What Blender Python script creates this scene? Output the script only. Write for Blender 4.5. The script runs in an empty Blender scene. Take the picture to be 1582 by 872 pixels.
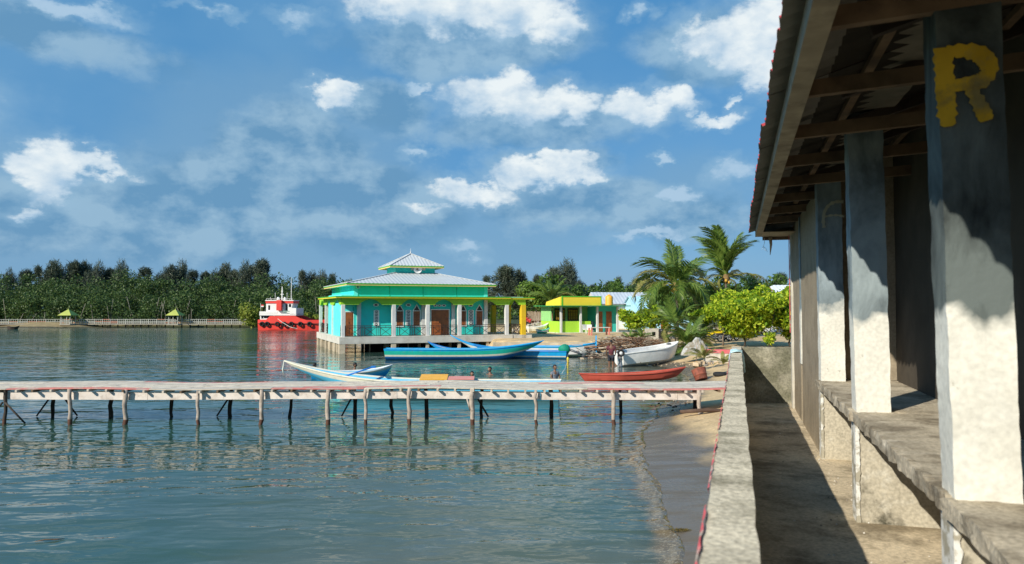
import bpy, bmesh, math, random
import numpy as np
from mathutils import Vector, Matrix, noise as mnoise
R = math.radians
C = bpy.context.scene.collection
SC = bpy.context.scene
# ---------------------------------------------------------------- camera
HC = 3.3                       # eye above the water, metres
F, CX, CY, W0 = 1130.0, 791.0, 436.0, 1582.0
YAW, PITCH = R(17.16), math.atan(40 / 1130)
cam_d = bpy.data.cameras.new("camera"); cam = bpy.data.objects.new("camera", cam_d); C.objects.link(cam)
cam.location = (0, 0, HC); cam.rotation_euler = (R(90) + PITCH, 0, YAW)
cam_d.sensor_width = 36; cam_d.lens = 36 * F / W0; cam_d.clip_start = .05; cam_d.clip_end = 6000
cam_d.dof.use_dof = True; cam_d.dof.focus_distance = 40; cam_d.dof.aperture_fstop = 3.4
SC.camera = cam
FWD = np.array([-math.sin(YAW), math.cos(YAW), 0]); RGT = np.array([math.cos(YAW), math.sin(YAW), 0])
def ray(px, py):
    a, b = (px - CX) / F, (CY - py) / F
    up = np.array([0, 0, 1.])
    f = FWD * math.cos(PITCH) + up * math.sin(PITCH); u = up * math.cos(PITCH) - FWD * math.sin(PITCH)
    return f + RGT * a + u * b
def G(px, py, z=0.):           # where the sight line meets the level z
    d = ray(px, py); k = (z - HC) / d[2]
    return Vector((d[0] * k, d[1] * k, z))
def D(px, py, dep):            # the point at a given distance along the ground
    d = ray(px, py); k = dep / float(d @ FWD)
    return Vector((d[0] * k, d[1] * k, HC + d[2] * k))
def DZ(px, dep, z):            # same, height given
    p = D(px, 476, dep); return Vector((p.x, p.y, z))
# ---------------------------------------------------------------- sun, sky, exposure
AZ, EL = R(27.7), R(31)        # where the light travels, and its height
sun_dir = Vector((math.sin(AZ) * math.cos(EL), math.cos(AZ) * math.cos(EL), -math.sin(EL)))
sl = bpy.data.lights.new("sun", 'SUN'); sl.energy = 4.8; sl.angle = R(.5); sl.color = (1, .93, .80)
so = bpy.data.objects.new("sun", sl); C.objects.link(so); so.rotation_euler = sun_dir.to_track_quat('-Z', 'Y').to_euler()
vs = SC.view_settings; SC.display_settings.display_device = 'sRGB'
vs.view_transform = 'Standard'; vs.look = 'None'; vs.exposure = .22; vs.gamma = 1; vs.use_curve_mapping = False
SC.cycles.max_bounces = 8; SC.cycles.transparent_max_bounces = 12; SC.cycles.caustics_reflective = False
SC.cycles.caustics_refractive = False; SC.cycles.sample_clamp_indirect = 6
wd = bpy.data.worlds.new("World"); SC.world = wd; wd.use_nodes = True
def sky():
    nt = wd.node_tree; N, L = nt.nodes, nt.links; N.clear()
    out = N.new('ShaderNodeOutputWorld'); bg = N.new('ShaderNodeBackground'); bg.inputs[1].default_value = .10
    L.new(bg.outputs[0], out.inputs[0])
    st = N.new('ShaderNodeTexSky'); st.sky_type = 'NISHITA'; st.sun_disc = False
    st.sun_elevation = EL; st.sun_rotation = AZ + math.pi; st.air_density = 1.0; st.dust_density = .4; st.ozone_density = 3.2
    tc = N.new('ShaderNodeTexCoord')
    def mth(op, a, b=None, c=None, clamp=False):
        n = N.new('ShaderNodeMath'); n.operation = op; n.use_clamp = clamp
        for i, v in enumerate((a, b, c)):
            if v is None: continue
            if isinstance(v, (int, float)): n.inputs[i].default_value = v
            else: L.new(v, n.inputs[i])
        return n.outputs[0]
    sp = N.new('ShaderNodeSeparateXYZ'); L.new(tc.outputs['Generated'], sp.inputs[0])
    az = mth('ARCTAN2', sp.outputs[0], sp.outputs[1]); el = mth('ARCSINE', sp.outputs[2])
    cmb = N.new('ShaderNodeCombineXYZ'); L.new(az, cmb.inputs[0]); L.new(mth('MULTIPLY', el, 1.5), cmb.inputs[1])
    def nz(scale, detail=7, off=(0, 0, 0), rough=.58, dist=0):
        mp = N.new('ShaderNodeMapping'); mp.inputs[1].default_value = off; L.new(cmb.outputs[0], mp.inputs[0])
        n = N.new('ShaderNodeTexNoise'); n.inputs['Scale'].default_value = scale; n.inputs['Detail'].default_value = detail
        n.inputs['Roughness'].default_value = rough; n.inputs['Distortion'].default_value = dist
        L.new(mp.outputs[0], n.inputs[0]); return n.outputs[0]
    def warp(scale, ax, ay, off, det=8, rough=.58):   # ragged, billowing outlines
        mp = N.new('ShaderNodeMapping'); mp.inputs[1].default_value = off; L.new(cmb.outputs[0], mp.inputs[0])
        n = N.new('ShaderNodeTexNoise'); n.inputs['Scale'].default_value = scale; n.inputs['Detail'].default_value = det; n.inputs['Roughness'].default_value = rough
        L.new(mp.outputs[0], n.inputs[0]); q = N.new('ShaderNodeSeparateColor'); L.new(n.outputs[1], q.inputs[0])
        return mth('ADD', az, mth('MULTIPLY', mth('SUBTRACT', q.outputs[0], .5), ax)), mth('ADD', el, mth('MULTIPLY', mth('SUBTRACT', q.outputs[1], .5), ay))
    def field(bl, w, up=0.):
        acc = None
        for (px, py, rx, ry, wgt) in bl:
            d = ray(px, py); a = math.atan2(d[0], d[1]); e = math.asin(d[2] / np.linalg.norm(d)) + up * ry / F
            u = mth('MULTIPLY', mth('SUBTRACT', w[0], a), F / rx); v = mth('MULTIPLY', mth('SUBTRACT', w[1], e), F / ry)
            s = mth('SUBTRACT', wgt, mth('MULTIPLY_ADD', u, u, mth('MULTIPLY', v, v)))
            acc = s if acc is None else mth('MAXIMUM', acc, s)
        return acc
    def sstep(x, lo, hi):
        m = N.new('ShaderNodeMapRange'); m.interpolation_type = 'SMOOTHSTEP'
        m.inputs[1].default_value = lo; m.inputs[2].default_value = hi; L.new(x, m.inputs[0]); return m.outputs[0]
    def mix(f, a, b):
        n = N.new('ShaderNodeMix'); n.data_type = 'RGBA'
        if isinstance(f, (int, float)): n.inputs[0].default_value = f
        else: L.new(f, n.inputs[0])
        for i, v in ((6, a), (7, b)):
            if isinstance(v, tuple): n.inputs[i].default_value = (*v, 1)
            else: L.new(v, n.inputs[i])
        return n.outputs[2]
    # grey-blue veils that lie over the whole sky, thinner to the right
    base = mix(.72, st.outputs[0], (.50, 2.45, 5.1))
    veil = sstep(nz(2.6, 4, (3.1, .4, 0)), .36, .70)
    col = mix(mth('MULTIPLY', veil, .5), base, (1.45, 3.2, 5.2))
    wb = warp(6, .16, .13, (1.3, 2, 0))
    mass = sstep(field([(430, 270, 300, 180, 1), (120, 330, 300, 120, 1), (760, 340, 330, 90, .9), (1050, 300, 200, 90, .7)], warp(4, .14, .12, (4, 1, 0), 6)), 0, .8)
    col = mix(mth('MULTIPLY', mass, .62), col, (1.75, 3.3, 4.9))
    bank = field([(440, 245, 130, 105, 1), (350, 310, 190, 80, 1), (560, 320, 190, 80, .9), (90, 330, 170, 70, .9), (240, 350, 260, 50, .9), (900, 330, 200, 50, .8), (870, 255, 110, 50, .7),
                  (1080, 340, 140, 40, .7), (1080, 60, 140, 70, .7), (720, 60, 260, 70, .7), (620, 170, 110, 60, .6), (850, 190, 260, 60, .6), (60, 60, 220, 60, .6)], wb)
    b = sstep(mth('ADD', bank, mth('MULTIPLY', mth('SUBTRACT', nz(11, 8, (1.3, 2, 0), .6), .5), .9)), -.12, .55)
    relief = mth('MULTIPLY', mth('SUBTRACT', nz(10, 6, (0, 0, 0)), nz(10, 6, (.03, -.045, 0))), 5)
    r01 = mth('ADD', relief, .45, clamp=True)
    col = mix(mth('MULTIPLY', b, .80), col, mix(r01, (1.15, 2.65, 4.35), (2.8, 4.35, 5.7)))
    low = sstep(mth('SUBTRACT', 0.115, mth('ADD', el, mth('MULTIPLY', mth('SUBTRACT', nz(5, 5, (5, 1, 0)), .5), .12))), 0, .10)
    col = mix(mth('MULTIPLY', low, .28), col, (2.0, 3.5, 5.2))
    CB = [(770, 150, 95, 42, 1), (850, 165, 75, 34, 1), (900, 172, 45, 24, .9), (985, 172, 62, 26, 1), (1045, 158, 40, 24, 1), (1105, 184, 45, 14, .9), (850, 262, 90, 22, 1), (790, 265, 50, 30, .8), (905, 268, 40, 14, .8),
          (735, 296, 85, 22, .9), (650, 322, 50, 14, .6), (640, 8, 120, 40, 1), (760, 15, 130, 44, 1.05), (860, 40, 60, 30, .8), (1100, 62, 60, 40, .9), (1170, 60, 75, 60, 1.1), (1190, 120, 50, 36, .9),
          (520, 143, 46, 22, 1), (70, 270, 40, 50, 1.05), (125, 252, 70, 20, .8), (180, 262, 45, 14, .7), (50, 335, 40, 14, .6), (645, 240, 30, 11, .85), (1017, 237, 14, 10, 1),
          (1050, 297, 30, 18, .9), (1140, 160, 16, 9, .9), (652, 142, 36, 13, .75), (100, 5, 90, 16, .8), (985, 25, 24, 16, .7),
          (460, 30, 50, 16, .5), (1010, 355, 85, 12, .7), (720, 385, 45, 16, .6), (1130, 270, 45, 24, .7), (330, 20, 50, 8, .4)]
    # the same fair-weather clouds carry on outside the picture
    CO = [(-300, 150, 180, 70, 1), (-700, 300, 150, 50, 1), (-500, -200, 260, 80, 1), (400, -300, 260, 80, 1), (1300, -350, 240, 90, 1), (1900, 100, 200, 70, 1), (2300, 300, 160, 45, 1)]
    wc = warp(16, .10, .085, (0, 0, 0), 10, .60)
    f1 = field(CB + CO, wc); f2 = field(CB[:22], wc, .55)
    cd = mth('ADD', f1, mth('MULTIPLY', mth('SUBTRACT', nz(30, 7, (.2, .5, 0), .6), .5), 1.0))
    c = mth('MULTIPLY', sstep(cd, .02, .75), sstep(cd, -.25, .3))
    halo = sstep(mth('ADD', f1, mth('MULTIPLY', mth('SUBTRACT', nz(9, 8, (.7, .2, 0), .6), .5), 3.0)), -1.3, 1.0)
    col = mix(mth('MULTIPLY', halo, .50), col, (2.8, 4.5, 6.0))
    rel2 = mth('ADD', mth('ADD', mth('MULTIPLY', mth('SUBTRACT', nz(20, 5, (0, 0, 0), .55), nz(20, 5, (.03, -.05, 0), .55)), 1.8), mth('MULTIPLY', f2, .45)), .42, clamp=True)
    col = mix(mth('MULTIPLY', c, .92), col, mix(rel2, (3.6, 5.1, 6.6), (7.6, 8.1, 8.2)))
    L.new(col, bg.inputs[0])
sky()
# ---------------------------------------------------------------- tagging
def setp(o, **k):
    for a, v in k.items():
        if v is not None: o[a] = v
def thing(name, label, cat, loc=(0, 0, 0), rz=0., group=None, rot=None):
    o = bpy.data.objects.new(name, None); C.objects.link(o); o.location = loc
    o.rotation_euler = rot if rot else (0, 0, rz); o.empty_display_size = .2
    setp(o, label=label, category=cat, group=group); return o
def link_mesh(name, me, mats, parent=None, loc=None, rot=None):
    if not isinstance(mats, (list, tuple)): mats = [mats]
    if me.materials is not None and len(me.materials) == 0:
        for m in mats: me.materials.append(m)
    o = bpy.data.objects.new(name, me); C.objects.link(o)
    if parent: o.parent = parent
    if loc is not None: o.location = loc
    if rot is not None: o.rotation_euler = rot
    return o
def copy_tree(o, parent=None):
    c = o.copy(); C.objects.link(c)
    if parent: c.parent = parent
    for ch in [x for x in bpy.data.objects if x.parent == o]: copy_tree(ch, c)
    return c
# ---------------------------------------------------------------- mesh builder
class MB:
    def __init__(s): s.v = []; s.f = []; s.m = []; s.sm = []
    def add(s, vs, fs, mi=0, smooth=False):
        k = len(s.v); s.v += [tuple(v) for v in vs]
        for f in fs: s.f.append([i + k for i in f]); s.m.append(mi); s.sm.append(smooth)
        return s
    def box(s, x0, x1, y0, y1, z0, z1, mi=0):
        return s.add([(x0, y0, z0), (x1, y0, z0), (x1, y1, z0), (x0, y1, z0), (x0, y0, z1), (x1, y0, z1), (x1, y1, z1), (x0, y1, z1)],
                     [(0, 3, 2, 1), (4, 5, 6, 7), (0, 1, 5, 4), (1, 2, 6, 5), (2, 3, 7, 6), (3, 0, 4, 7)], mi)
    def bar(s, a, b, w, h=None, mi=0):          # square bar between two points
        a, b = Vector(a), Vector(b); h = h or w; d = (b - a).normalized()
        up = Vector((0, 0, 1)) if abs(d.z) < .95 else Vector((0, 1, 0))
        r = d.cross(up).normalized() * w / 2; u = r.cross(d).normalized() * h / 2
        vs = [a - r - u, a + r - u, a + r + u, a - r + u, b - r - u, b + r - u, b + r + u, b - r + u]
        return s.add(vs, [(0, 3, 2, 1), (4, 5, 6, 7), (0, 1, 5, 4), (1, 2, 6, 5), (2, 3, 7, 6), (3, 0, 4, 7)], mi)
    def tube(s, pts, rad, n=8, mi=0, cap=True, smooth=True):
        pts = [Vector(p) for p in pts]
        if isinstance(rad, (int, float)): rad = [rad] * len(pts)
        vs, fs = [], []
        ref = Vector((.13, .27, .95))
        for i, p in enumerate(pts):
            d = (pts[min(i + 1, len(pts) - 1)] - pts[max(i - 1, 0)]).normalized()
            if abs(d.dot(ref)) > .97: ref = Vector((.9, .1, .2))
            r = d.cross(ref).normalized(); u = r.cross(d)
            for k in range(n):
                a = 2 * math.pi * k / n; vs.append(p + (r * math.cos(a) + u * math.sin(a)) * rad[i])
        for i in range(len(pts) - 1):
            for k in range(n):
                a, b = i * n + k, i * n + (k + 1) % n; fs.append((a, b, b + n, a + n))
        if cap: fs.append(tuple(range(n))[::-1]); fs.append(tuple(range(len(pts) * n - n, len(pts) * n)))
        return s.add(vs, fs, mi, smooth)
    def lathe(s, prof, n=16, c=(0, 0, 0), mi=0, axis='Z'):
        vs, fs = [], []
        for (r, z) in prof:
            for k in range(n):
                a = 2 * math.pi * k / n
                p = (r * math.cos(a), r * math.sin(a), z)
                if axis == 'Y': p = (p[0], p[2], p[1])
                if axis == 'X': p = (p[2], p[0], p[1])
                vs.append((c[0] + p[0], c[1] + p[1], c[2] + p[2]))
        for i in range(len(prof) - 1):
            for k in range(n):
                a, b = i * n + k, i * n + (k + 1) % n; fs.append((a, b, b + n, a + n))
        return s.add(vs, fs, mi, True)
    def torus(s, c, R1, r, axis='Y', n=20, m=8, mi=0):
        vs, fs = [], []
        for i in range(n):
            a = 2 * math.pi * i / n
            for j in range(m):
                b = 2 * math.pi * j / m; q = R1 + r * math.cos(b); h = r * math.sin(b)
                p = {'Z': (q * math.cos(a), q * math.sin(a), h), 'Y': (q * math.cos(a), h, q * math.sin(a)), 'X': (h, q * math.cos(a), q * math.sin(a))}[axis]
                vs.append((c[0] + p[0], c[1] + p[1], c[2] + p[2]))
        for i in range(n):
            for j in range(m):
                fs.append((i * m + j, ((i + 1) % n) * m + j, ((i + 1) % n) * m + (j + 1) % m, i * m + (j + 1) % m))
        return s.add(vs, fs, mi, True)
    def prism(s, poly, y0, y1, mi=0):           # polygon in x-z pushed along y
        n = len(poly); vs = [(x, y0, z) for x, z in poly] + [(x, y1, z) for x, z in poly]
        return s.add(vs, [tuple(range(n)), tuple(range(2 * n - 1, n - 1, -1))] + [(i, (i + 1) % n, n + (i + 1) % n, n + i)[::-1] for i in range(n)], mi)
    def mesh(s, name):
        me = bpy.data.meshes.new(name); me.from_pydata(s.v, [], s.f)
        me.polygons.foreach_set('material_index', s.m); me.polygons.foreach_set('use_smooth', s.sm)
        bm = bmesh.new(); bm.from_mesh(me); bmesh.ops.recalc_face_normals(bm, faces=bm.faces); bm.to_mesh(me); bm.free()
        me.update(); return me
    def build(s, name, mats, parent=None, bevel=0, loc=None, rot=None):
        o = link_mesh(name, s.mesh(name), mats, parent, loc, rot)
        if bevel:
            b = o.modifiers.new('bevel', 'BEVEL'); b.width = bevel; b.segments = 2; b.limit_method = 'ANGLE'
        return o
def rough_box(x0, x1, y0, y1, z0, z1, seg, amp, freq=3., shear=(0, 0), seed=0):
    """a cast or hand-plastered block: a box cut fine and knocked out of true"""
    bm = bmesh.new(); n = [max(1, min(90, int(round((b - a) / seg)))) for a, b in ((x0, x1), (y0, y1), (z0, z1))]
    vd = {}
    def V(i, j, k):
        if (i, j, k) not in vd:
            p = Vector((x0 + (x1 - x0) * i / n[0], y0 + (y1 - y0) * j / n[1], z0 + (z1 - z0) * k / n[2]))
            q = p * freq + Vector((seed, seed * .7, 0))
            e = sum((i in (0, n[0]), j in (0, n[1]), k in (0, n[2])))
            a = amp * (1.5 if e >= 2 else .35)
            p += mnoise.noise_vector(q) * a + mnoise.noise_vector(q * 4.1) * a * .5
            t = (p.z - z0) / (z1 - z0); p.x += shear[0] * t; p.y += shear[1] * t
            vd[(i, j, k)] = bm.verts.new(p)
        return vd[(i, j, k)]
    for ax in range(3):
        a, b = [q for q in range(3) if q != ax]
        for side in (0, n[ax]):
            for u in range(n[a]):
                for v in range(n[b]):
                    idx = []
                    for du, dv in ((0, 0), (1, 0), (1, 1), (0, 1)):
                        t = [0, 0, 0]; t[ax] = side; t[a] = u + du; t[b] = v + dv; idx.append(V(*t))
                    bm.faces.new(idx)
    bmesh.ops.recalc_face_normals(bm, faces=bm.faces)
    me = bpy.data.meshes.new('block'); bm.to_mesh(me); bm.free(); return me
def soup(name, v, f, mats, parent=None, loc=None, midx=None, smooth=False, rot=None):  # numpy verts + equal-sized faces
    v = np.asarray(v, np.float32).reshape(-1, 3); f = np.asarray(f, np.int32); k = f.shape[1]
    me = bpy.data.meshes.new(name); me.vertices.add(len(v)); me.vertices.foreach_set('co', v.ravel())
    me.loops.add(f.size); me.loops.foreach_set('vertex_index', f.ravel()); me.polygons.add(len(f))
    me.polygons.foreach_set('loop_start', np.arange(0, f.size, k, dtype=np.int32))
    me.polygons.foreach_set('use_smooth', np.full(len(f), smooth))
    me.update(calc_edges=True)
    return link_mesh(name, me, mats, parent, loc, rot)
# ---------------------------------------------------------------- materials
MATS = {}
def ND(m): return m.node_tree.nodes, m.node_tree.links
def M(name, col, rough=.6, var=.12, scale=4., bump=0., stain=None, metal=0., spec=.4, sbump=None, coord='Object', detail=6, grain=None):
    """noise-varied paint; stain = (colour, scale, low, high, amount)"""
    if name in MATS: return MATS[name]
    m = bpy.data.materials.new(name); m.use_nodes = True; N, L = ND(m); b = N['Principled BSDF']
    tc = N.new('ShaderNodeTexCoord'); n = N.new('ShaderNodeTexNoise'); n.inputs['Scale'].default_value = scale; n.inputs['Detail'].default_value = detail
    L.new(tc.outputs[coord], n.inputs[0])
    mx = N.new('ShaderNodeMix'); mx.data_type = 'RGBA'
    mx.inputs[6].default_value = (*[c * (1 - var) for c in col], 1); mx.inputs[7].default_value = (*[min(1, c * (1 + var)) for c in col], 1)
    cr = N.new('ShaderNodeMapRange'); cr.inputs[1].default_value = .3; cr.inputs[2].default_value = .7
    L.new(n.outputs[0], cr.inputs[0]); L.new(cr.outputs[0], mx.inputs[0]); out = mx.outputs[2]
    if stain:
        for st in (stain if isinstance(stain, list) else [stain]):
            c2, sc, lo, hi, am = st
            n2 = N.new('ShaderNodeTexNoise'); n2.inputs['Scale'].default_value = sc; n2.inputs['Detail'].default_value = 8; n2.inputs['Roughness'].default_value = .65
            mp = N.new('ShaderNodeMapping'); mp.inputs[1].default_value = (sc * 1.7, 3.1, .4); L.new(tc.outputs[coord], mp.inputs[0]); L.new(mp.outputs[0], n2.inputs[0])
            r2 = N.new('ShaderNodeMapRange'); r2.inputs[1].default_value = lo; r2.inputs[2].default_value = hi; r2.inputs[4].default_value = am
            L.new(n2.outputs[0], r2.inputs[0]); m2 = N.new('ShaderNodeMix'); m2.data_type = 'RGBA'; m2.inputs[7].default_value = (*c2, 1)
            L.new(r2.outputs[0], m2.inputs[0]); L.new(out, m2.inputs[6]); out = m2.outputs[2]
    if grain:                  # fine speckle: sand grains, pits, dust
        n3 = N.new('ShaderNodeTexNoise'); n3.inputs['Scale'].default_value = grain[0]; n3.inputs['Detail'].default_value = 4; L.new(tc.outputs[coord], n3.inputs[0])
        r3 = N.new('ShaderNodeMapRange'); r3.inputs[1].default_value = .32; r3.inputs[2].default_value = .68; r3.inputs[3].default_value = 1 - grain[1]; r3.inputs[4].default_value = 1 + grain[1]; L.new(n3.outputs[0], r3.inputs[0])
        m3 = N.new('ShaderNodeVectorMath'); m3.operation = 'SCALE'; L.new(out, m3.inputs[0]); L.new(r3.outputs[0], m3.inputs['Scale']); out = m3.outputs[0]
    L.new(out, b.inputs['Base Color']); b.inputs['Roughness'].default_value = rough; b.inputs['Metallic'].default_value = metal
    b.inputs['Specular IOR Level'].default_value = spec
    if bump:
        nb = N.new('ShaderNodeTexNoise'); nb.inputs['Scale'].default_value = sbump or scale * 6; nb.inputs['Detail'].default_value = 8
        L.new(tc.outputs[coord], nb.inputs[0]); bp = N.new('ShaderNodeBump'); bp.inputs['Strength'].default_value = 1; bp.inputs['Distance'].default_value = bump
        L.new(nb.outputs[0], bp.inputs['Height']); L.new(bp.outputs[0], b.inputs['Normal'])
    MATS[name] = m; return m
def leafmat(name, cols, trans=.3, rough=.5):
    if name in MATS: return MATS[name]
    m = bpy.data.materials.new(name); m.use_nodes = True; N, L = ND(m); b = N['Principled BSDF']; o = N['Material Output']
    g = N.new('ShaderNodeNewGeometry'); cr = N.new('ShaderNodeValToRGB'); e = cr.color_ramp
    for i, c in enumerate(cols):
        p = i / (len(cols) - 1)
        if i < 2: e.elements[i].position = p if i == 0 else 1; el = e.elements[i]
        else: el = e.elements.new(p)
        el.color = (*c, 1)
    for el, (i, c) in zip(sorted(e.elements, key=lambda q: q.position), enumerate(cols)): pass
    while len(e.elements) > 1: e.elements.remove(e.elements[-1])
    e.elements[0].position = 0; e.elements[0].color = (*cols[0], 1)
    for i, c in enumerate(cols[1:], 1): e.elements.new(i / (len(cols) - 1)).color = (*c, 1)
    L.new(g.outputs['Random Per Island'], cr.inputs[0]); L.new(cr.outputs[0], b.inputs['Base Color']); b.inputs['Roughness'].default_value = rough
    b.inputs['Specular IOR Level'].default_value = .3
    t = N.new('ShaderNodeBsdfTranslucent'); L.new(cr.outputs[0], t.inputs[0]); mx = N.new('ShaderNodeMixShader'); mx.inputs[0].default_value = trans
    L.new(b.outputs[0], mx.inputs[1]); L.new(t.outputs[0], mx.inputs[2]); L.new(mx.outputs[0], o.inputs[0])
    MATS[name] = m; return m
# ================================================================ SETTING
# mosque frame: near-left corner of its platform, x along the front, y towards the back
MO = D(530, 476, 53.3); MO = Vector((MO.x, MO.y, 0)); MROT = R(39.16)
def ML(s, t, z=0.):
    c, q = math.cos(MROT), math.sin(MROT); return Vector((MO.x + s * c - t * q, MO.y + s * q + t * c, z))
shore = [(-.75, -60), (-.75, -5)] + [tuple(G(a, b, 0)[:2]) for a, b in
         [(1034, 872), (1022, 800), (1003, 745), (986, 700), (992, 660), (1022, 632), (1056, 604), (1066, 584), (1052, 573), (1030, 566), (975, 562), (938, 553), (905, 546)]]
w0, w1 = DZ(905, 52.0, 0), DZ(768, 52.0, 0)
shore += [(w0.x, w0.y), (w1.x, w1.y)]
shore += [tuple(ML(s, t)[:2]) for s, t in ((11.6, 4), (11.0, 13), (7, 17), (5, 30))]
shore += [tuple(DZ(560, 100, 0)[:2]), tuple(DZ(505, 122, 0)[:2]), tuple(DZ(380, 128, 0)[:2]), tuple(DZ(150, 125, 0)[:2]), tuple(DZ(-60, 118, 0)[:2]),
          tuple(DZ(-500, 130, 0)[:2]), (-420, 60), (-600, -60)]
SH = np.array(shore)
def seg_nearest(P, poly):
    best = np.full(len(P), 1e18); inside = np.zeros(len(P), bool); n = len(poly)
    for i in range(n):
        a, b = poly[i], poly[(i + 1) % n]; d = b - a
        t = np.clip(((P - a) @ d) / (d @ d), 0, 1); q = a + t[:, None] * d
        best = np.minimum(best, ((P - q) ** 2).sum(1))
        c = (a[1] > P[:, 1]) != (b[1] > P[:, 1])
        with np.errstate(divide='ignore', invalid='ignore'):
            x = (b[0] - a[0]) * (P[:, 1] - a[1]) / (b[1] - a[1]) + a[0]
        inside ^= c & (P[:, 0] < x)
    return np.sqrt(best), inside
def wob(P, s, seed=0):
    return np.array([mnoise.noise((x * s + seed, y * s, seed)) for x, y in P])
def axis_vals(spec):
    v = []
    for a, b, st in spec: v += list(np.arange(a, b, st))
    return np.array(v + [spec[-1][1]])
def terrain(P):
    """height of the ground: a sandy beach that shelves under the water"""
    d, ins = seg_nearest(P, SH)
    d = d + .0
    wobv = wob(P, .55, 3.) * .22 + wob(P, 1.9, 7.) * .09
    sd = np.where(ins, -d, d) + wobv * np.clip((50 - np.hypot(P[:, 0], P[:, 1])) / 20, 0, 1)
    # slope of the beach; steep where the retaining wall or the platform stands
    wl = (P[:, 0] - w1.x) * FWD[0] + (P[:, 1] - w1.y) * FWD[1]
    steep = ((wl > -2) & (P[:, 0] < w0.x + 1.2))
    land = np.where(steep, np.clip(sd * 6 - .5, -.6, .9), .95 * (1 - np.exp(-np.maximum(sd, 0) * (.12 + .14 * np.clip((P[:, 1] - 17) / 4, 0, 1)))))
    z = np.where(sd > 0, land, np.where(steep, -1.0, np.maximum(sd * .16, -1.6)))
    z = z + wob(P, .8, 11.) * .035 * (z > .25) + wob(P, 3.1, 5.) * .012 * (z > .1)
    return z, sd
def sheet(name, xs, ys, zf, mat, kind='structure', attr=None):
    X, Y = np.meshgrid(xs, ys); P = np.stack([X.ravel(), Y.ravel()], 1); nx, ny = len(xs), len(ys)
    z, a = zf(P); i = np.arange(nx * ny).reshape(ny, nx)
    f = np.stack([i[:-1, :-1].ravel(), i[:-1, 1:].ravel(), i[1:, 1:].ravel(), i[1:, :-1].ravel()], 1)
    o = soup(name, np.column_stack([P, z]), f, mat, smooth=True)
    if attr:
        at = o.data.attributes.new(attr, 'FLOAT', 'POINT'); at.data.foreach_set('value', a.astype(np.float32))
    o['kind'] = kind; return o
xs = axis_vals([(-3000, -400, 260), (-400, -60, 17), (-60, -14, 1.2), (-14, -4, .45), (-4, 6, .16), (6, 24, .8), (24, 90, 5), (90, 3000, 220)])
ys = axis_vals([(-200, -10, 12), (-10, 4, 1), (4, 30, .22), (30, 48, .45), (48, 90, .9), (90, 180, 5), (180, 3200, 230)])
# sand: pale and dry above, dark, smooth and shiny where the water has just been
def sand_mat():
    m = M('sand', (.58, .42, .23), .9, .2, 1.3, .010, [((.30, .22, .14), 2.2, .52, .70, .55), ((.22, .18, .12), 9, .60, .72, .6)], spec=.2, sbump=9, grain=(14, .16))
    N, L = ND(m); b = N['Principled BSDF']; g = N.new('ShaderNodeNewGeometry'); sp = N.new('ShaderNodeSeparateXYZ'); L.new(g.outputs['Position'], sp.inputs[0])
    no = N.new('ShaderNodeTexNoise'); no.inputs['Scale'].default_value = 1.1; no.inputs['Detail'].default_value = 6; L.new(g.outputs['Position'], no.inputs[0])
    a = N.new('ShaderNodeMath'); a.operation = 'MULTIPLY_ADD'; a.inputs[1].default_value = -.22; L.new(no.outputs[0], a.inputs[0]); L.new(sp.outputs[2], a.inputs[2])
    w = N.new('ShaderNodeMapRange'); w.inputs[1].default_value = .03; w.inputs[2].default_value = .16; w.inputs[3].default_value = 1; w.inputs[4].default_value = 0; L.new(a.outputs[0], w.inputs[0])
    old = b.inputs['Base Color'].links[0].from_socket; mx = N.new('ShaderNodeMix'); mx.data_type = 'RGBA'; mx.inputs[7].default_value = (.135, .115, .09, 1)
    L.new(w.outputs[0], mx.inputs[0]); L.new(old, mx.inputs[6])
    far = N.new('ShaderNodeMapRange'); far.inputs[1].default_value = 80; far.inputs[2].default_value = 110; L.new(sp.outputs[1], far.inputs[0])
    mf = N.new('ShaderNodeMix'); mf.data_type = 'RGBA'; mf.inputs[7].default_value = (.055, .07, .03, 1); L.new(far.outputs[0], mf.inputs[0]); ub = N.new('ShaderNodeMapRange'); ub.inputs[1].default_value = -.01; ub.inputs[2].default_value = -.07; L.new(sp.outputs[2], ub.inputs[0])
    mu = N.new('ShaderNodeMix'); mu.data_type = 'RGBA'; mu.inputs[7].default_value = (.30, .27, .19, 1); L.new(ub.outputs[0], mu.inputs[0]); L.new(mx.outputs[2], mu.inputs[6]); L.new(mu.outputs[2], mf.inputs[6])
    L.new(mf.outputs[2], b.inputs['Base Color'])
    sw = N.new('ShaderNodeTexNoise'); sw.inputs['Scale'].default_value = 1.3; sw.inputs['Detail'].default_value = 5; mp = N.new('ShaderNodeMapping'); mp.inputs[3].default_value = (.7, 2.6, 1); mp.inputs[2].default_value = (0, 0, .3); L.new(g.outputs['Position'], mp.inputs[0]); L.new(mp.outputs[0], sw.inputs[0])
    rw = N.new('ShaderNodeMapRange'); rw.inputs[1].default_value = .42; rw.inputs[2].default_value = .62; rw.inputs[3].default_value = .14; rw.inputs[4].default_value = .48; L.new(sw.outputs[0], rw.inputs[0])
    r = N.new('ShaderNodeMapRange'); r.inputs[3].default_value = .9; L.new(rw.outputs[0], r.inputs[4]); L.new(w.outputs[0], r.inputs[0]); L.new(r.outputs[0], b.inputs['Roughness'])
    return m
sheet('ground', xs, ys, terrain, sand_mat())
def ground_z(x, y): return float(terrain(np.array([[x, y]], float))[0][0])
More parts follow.
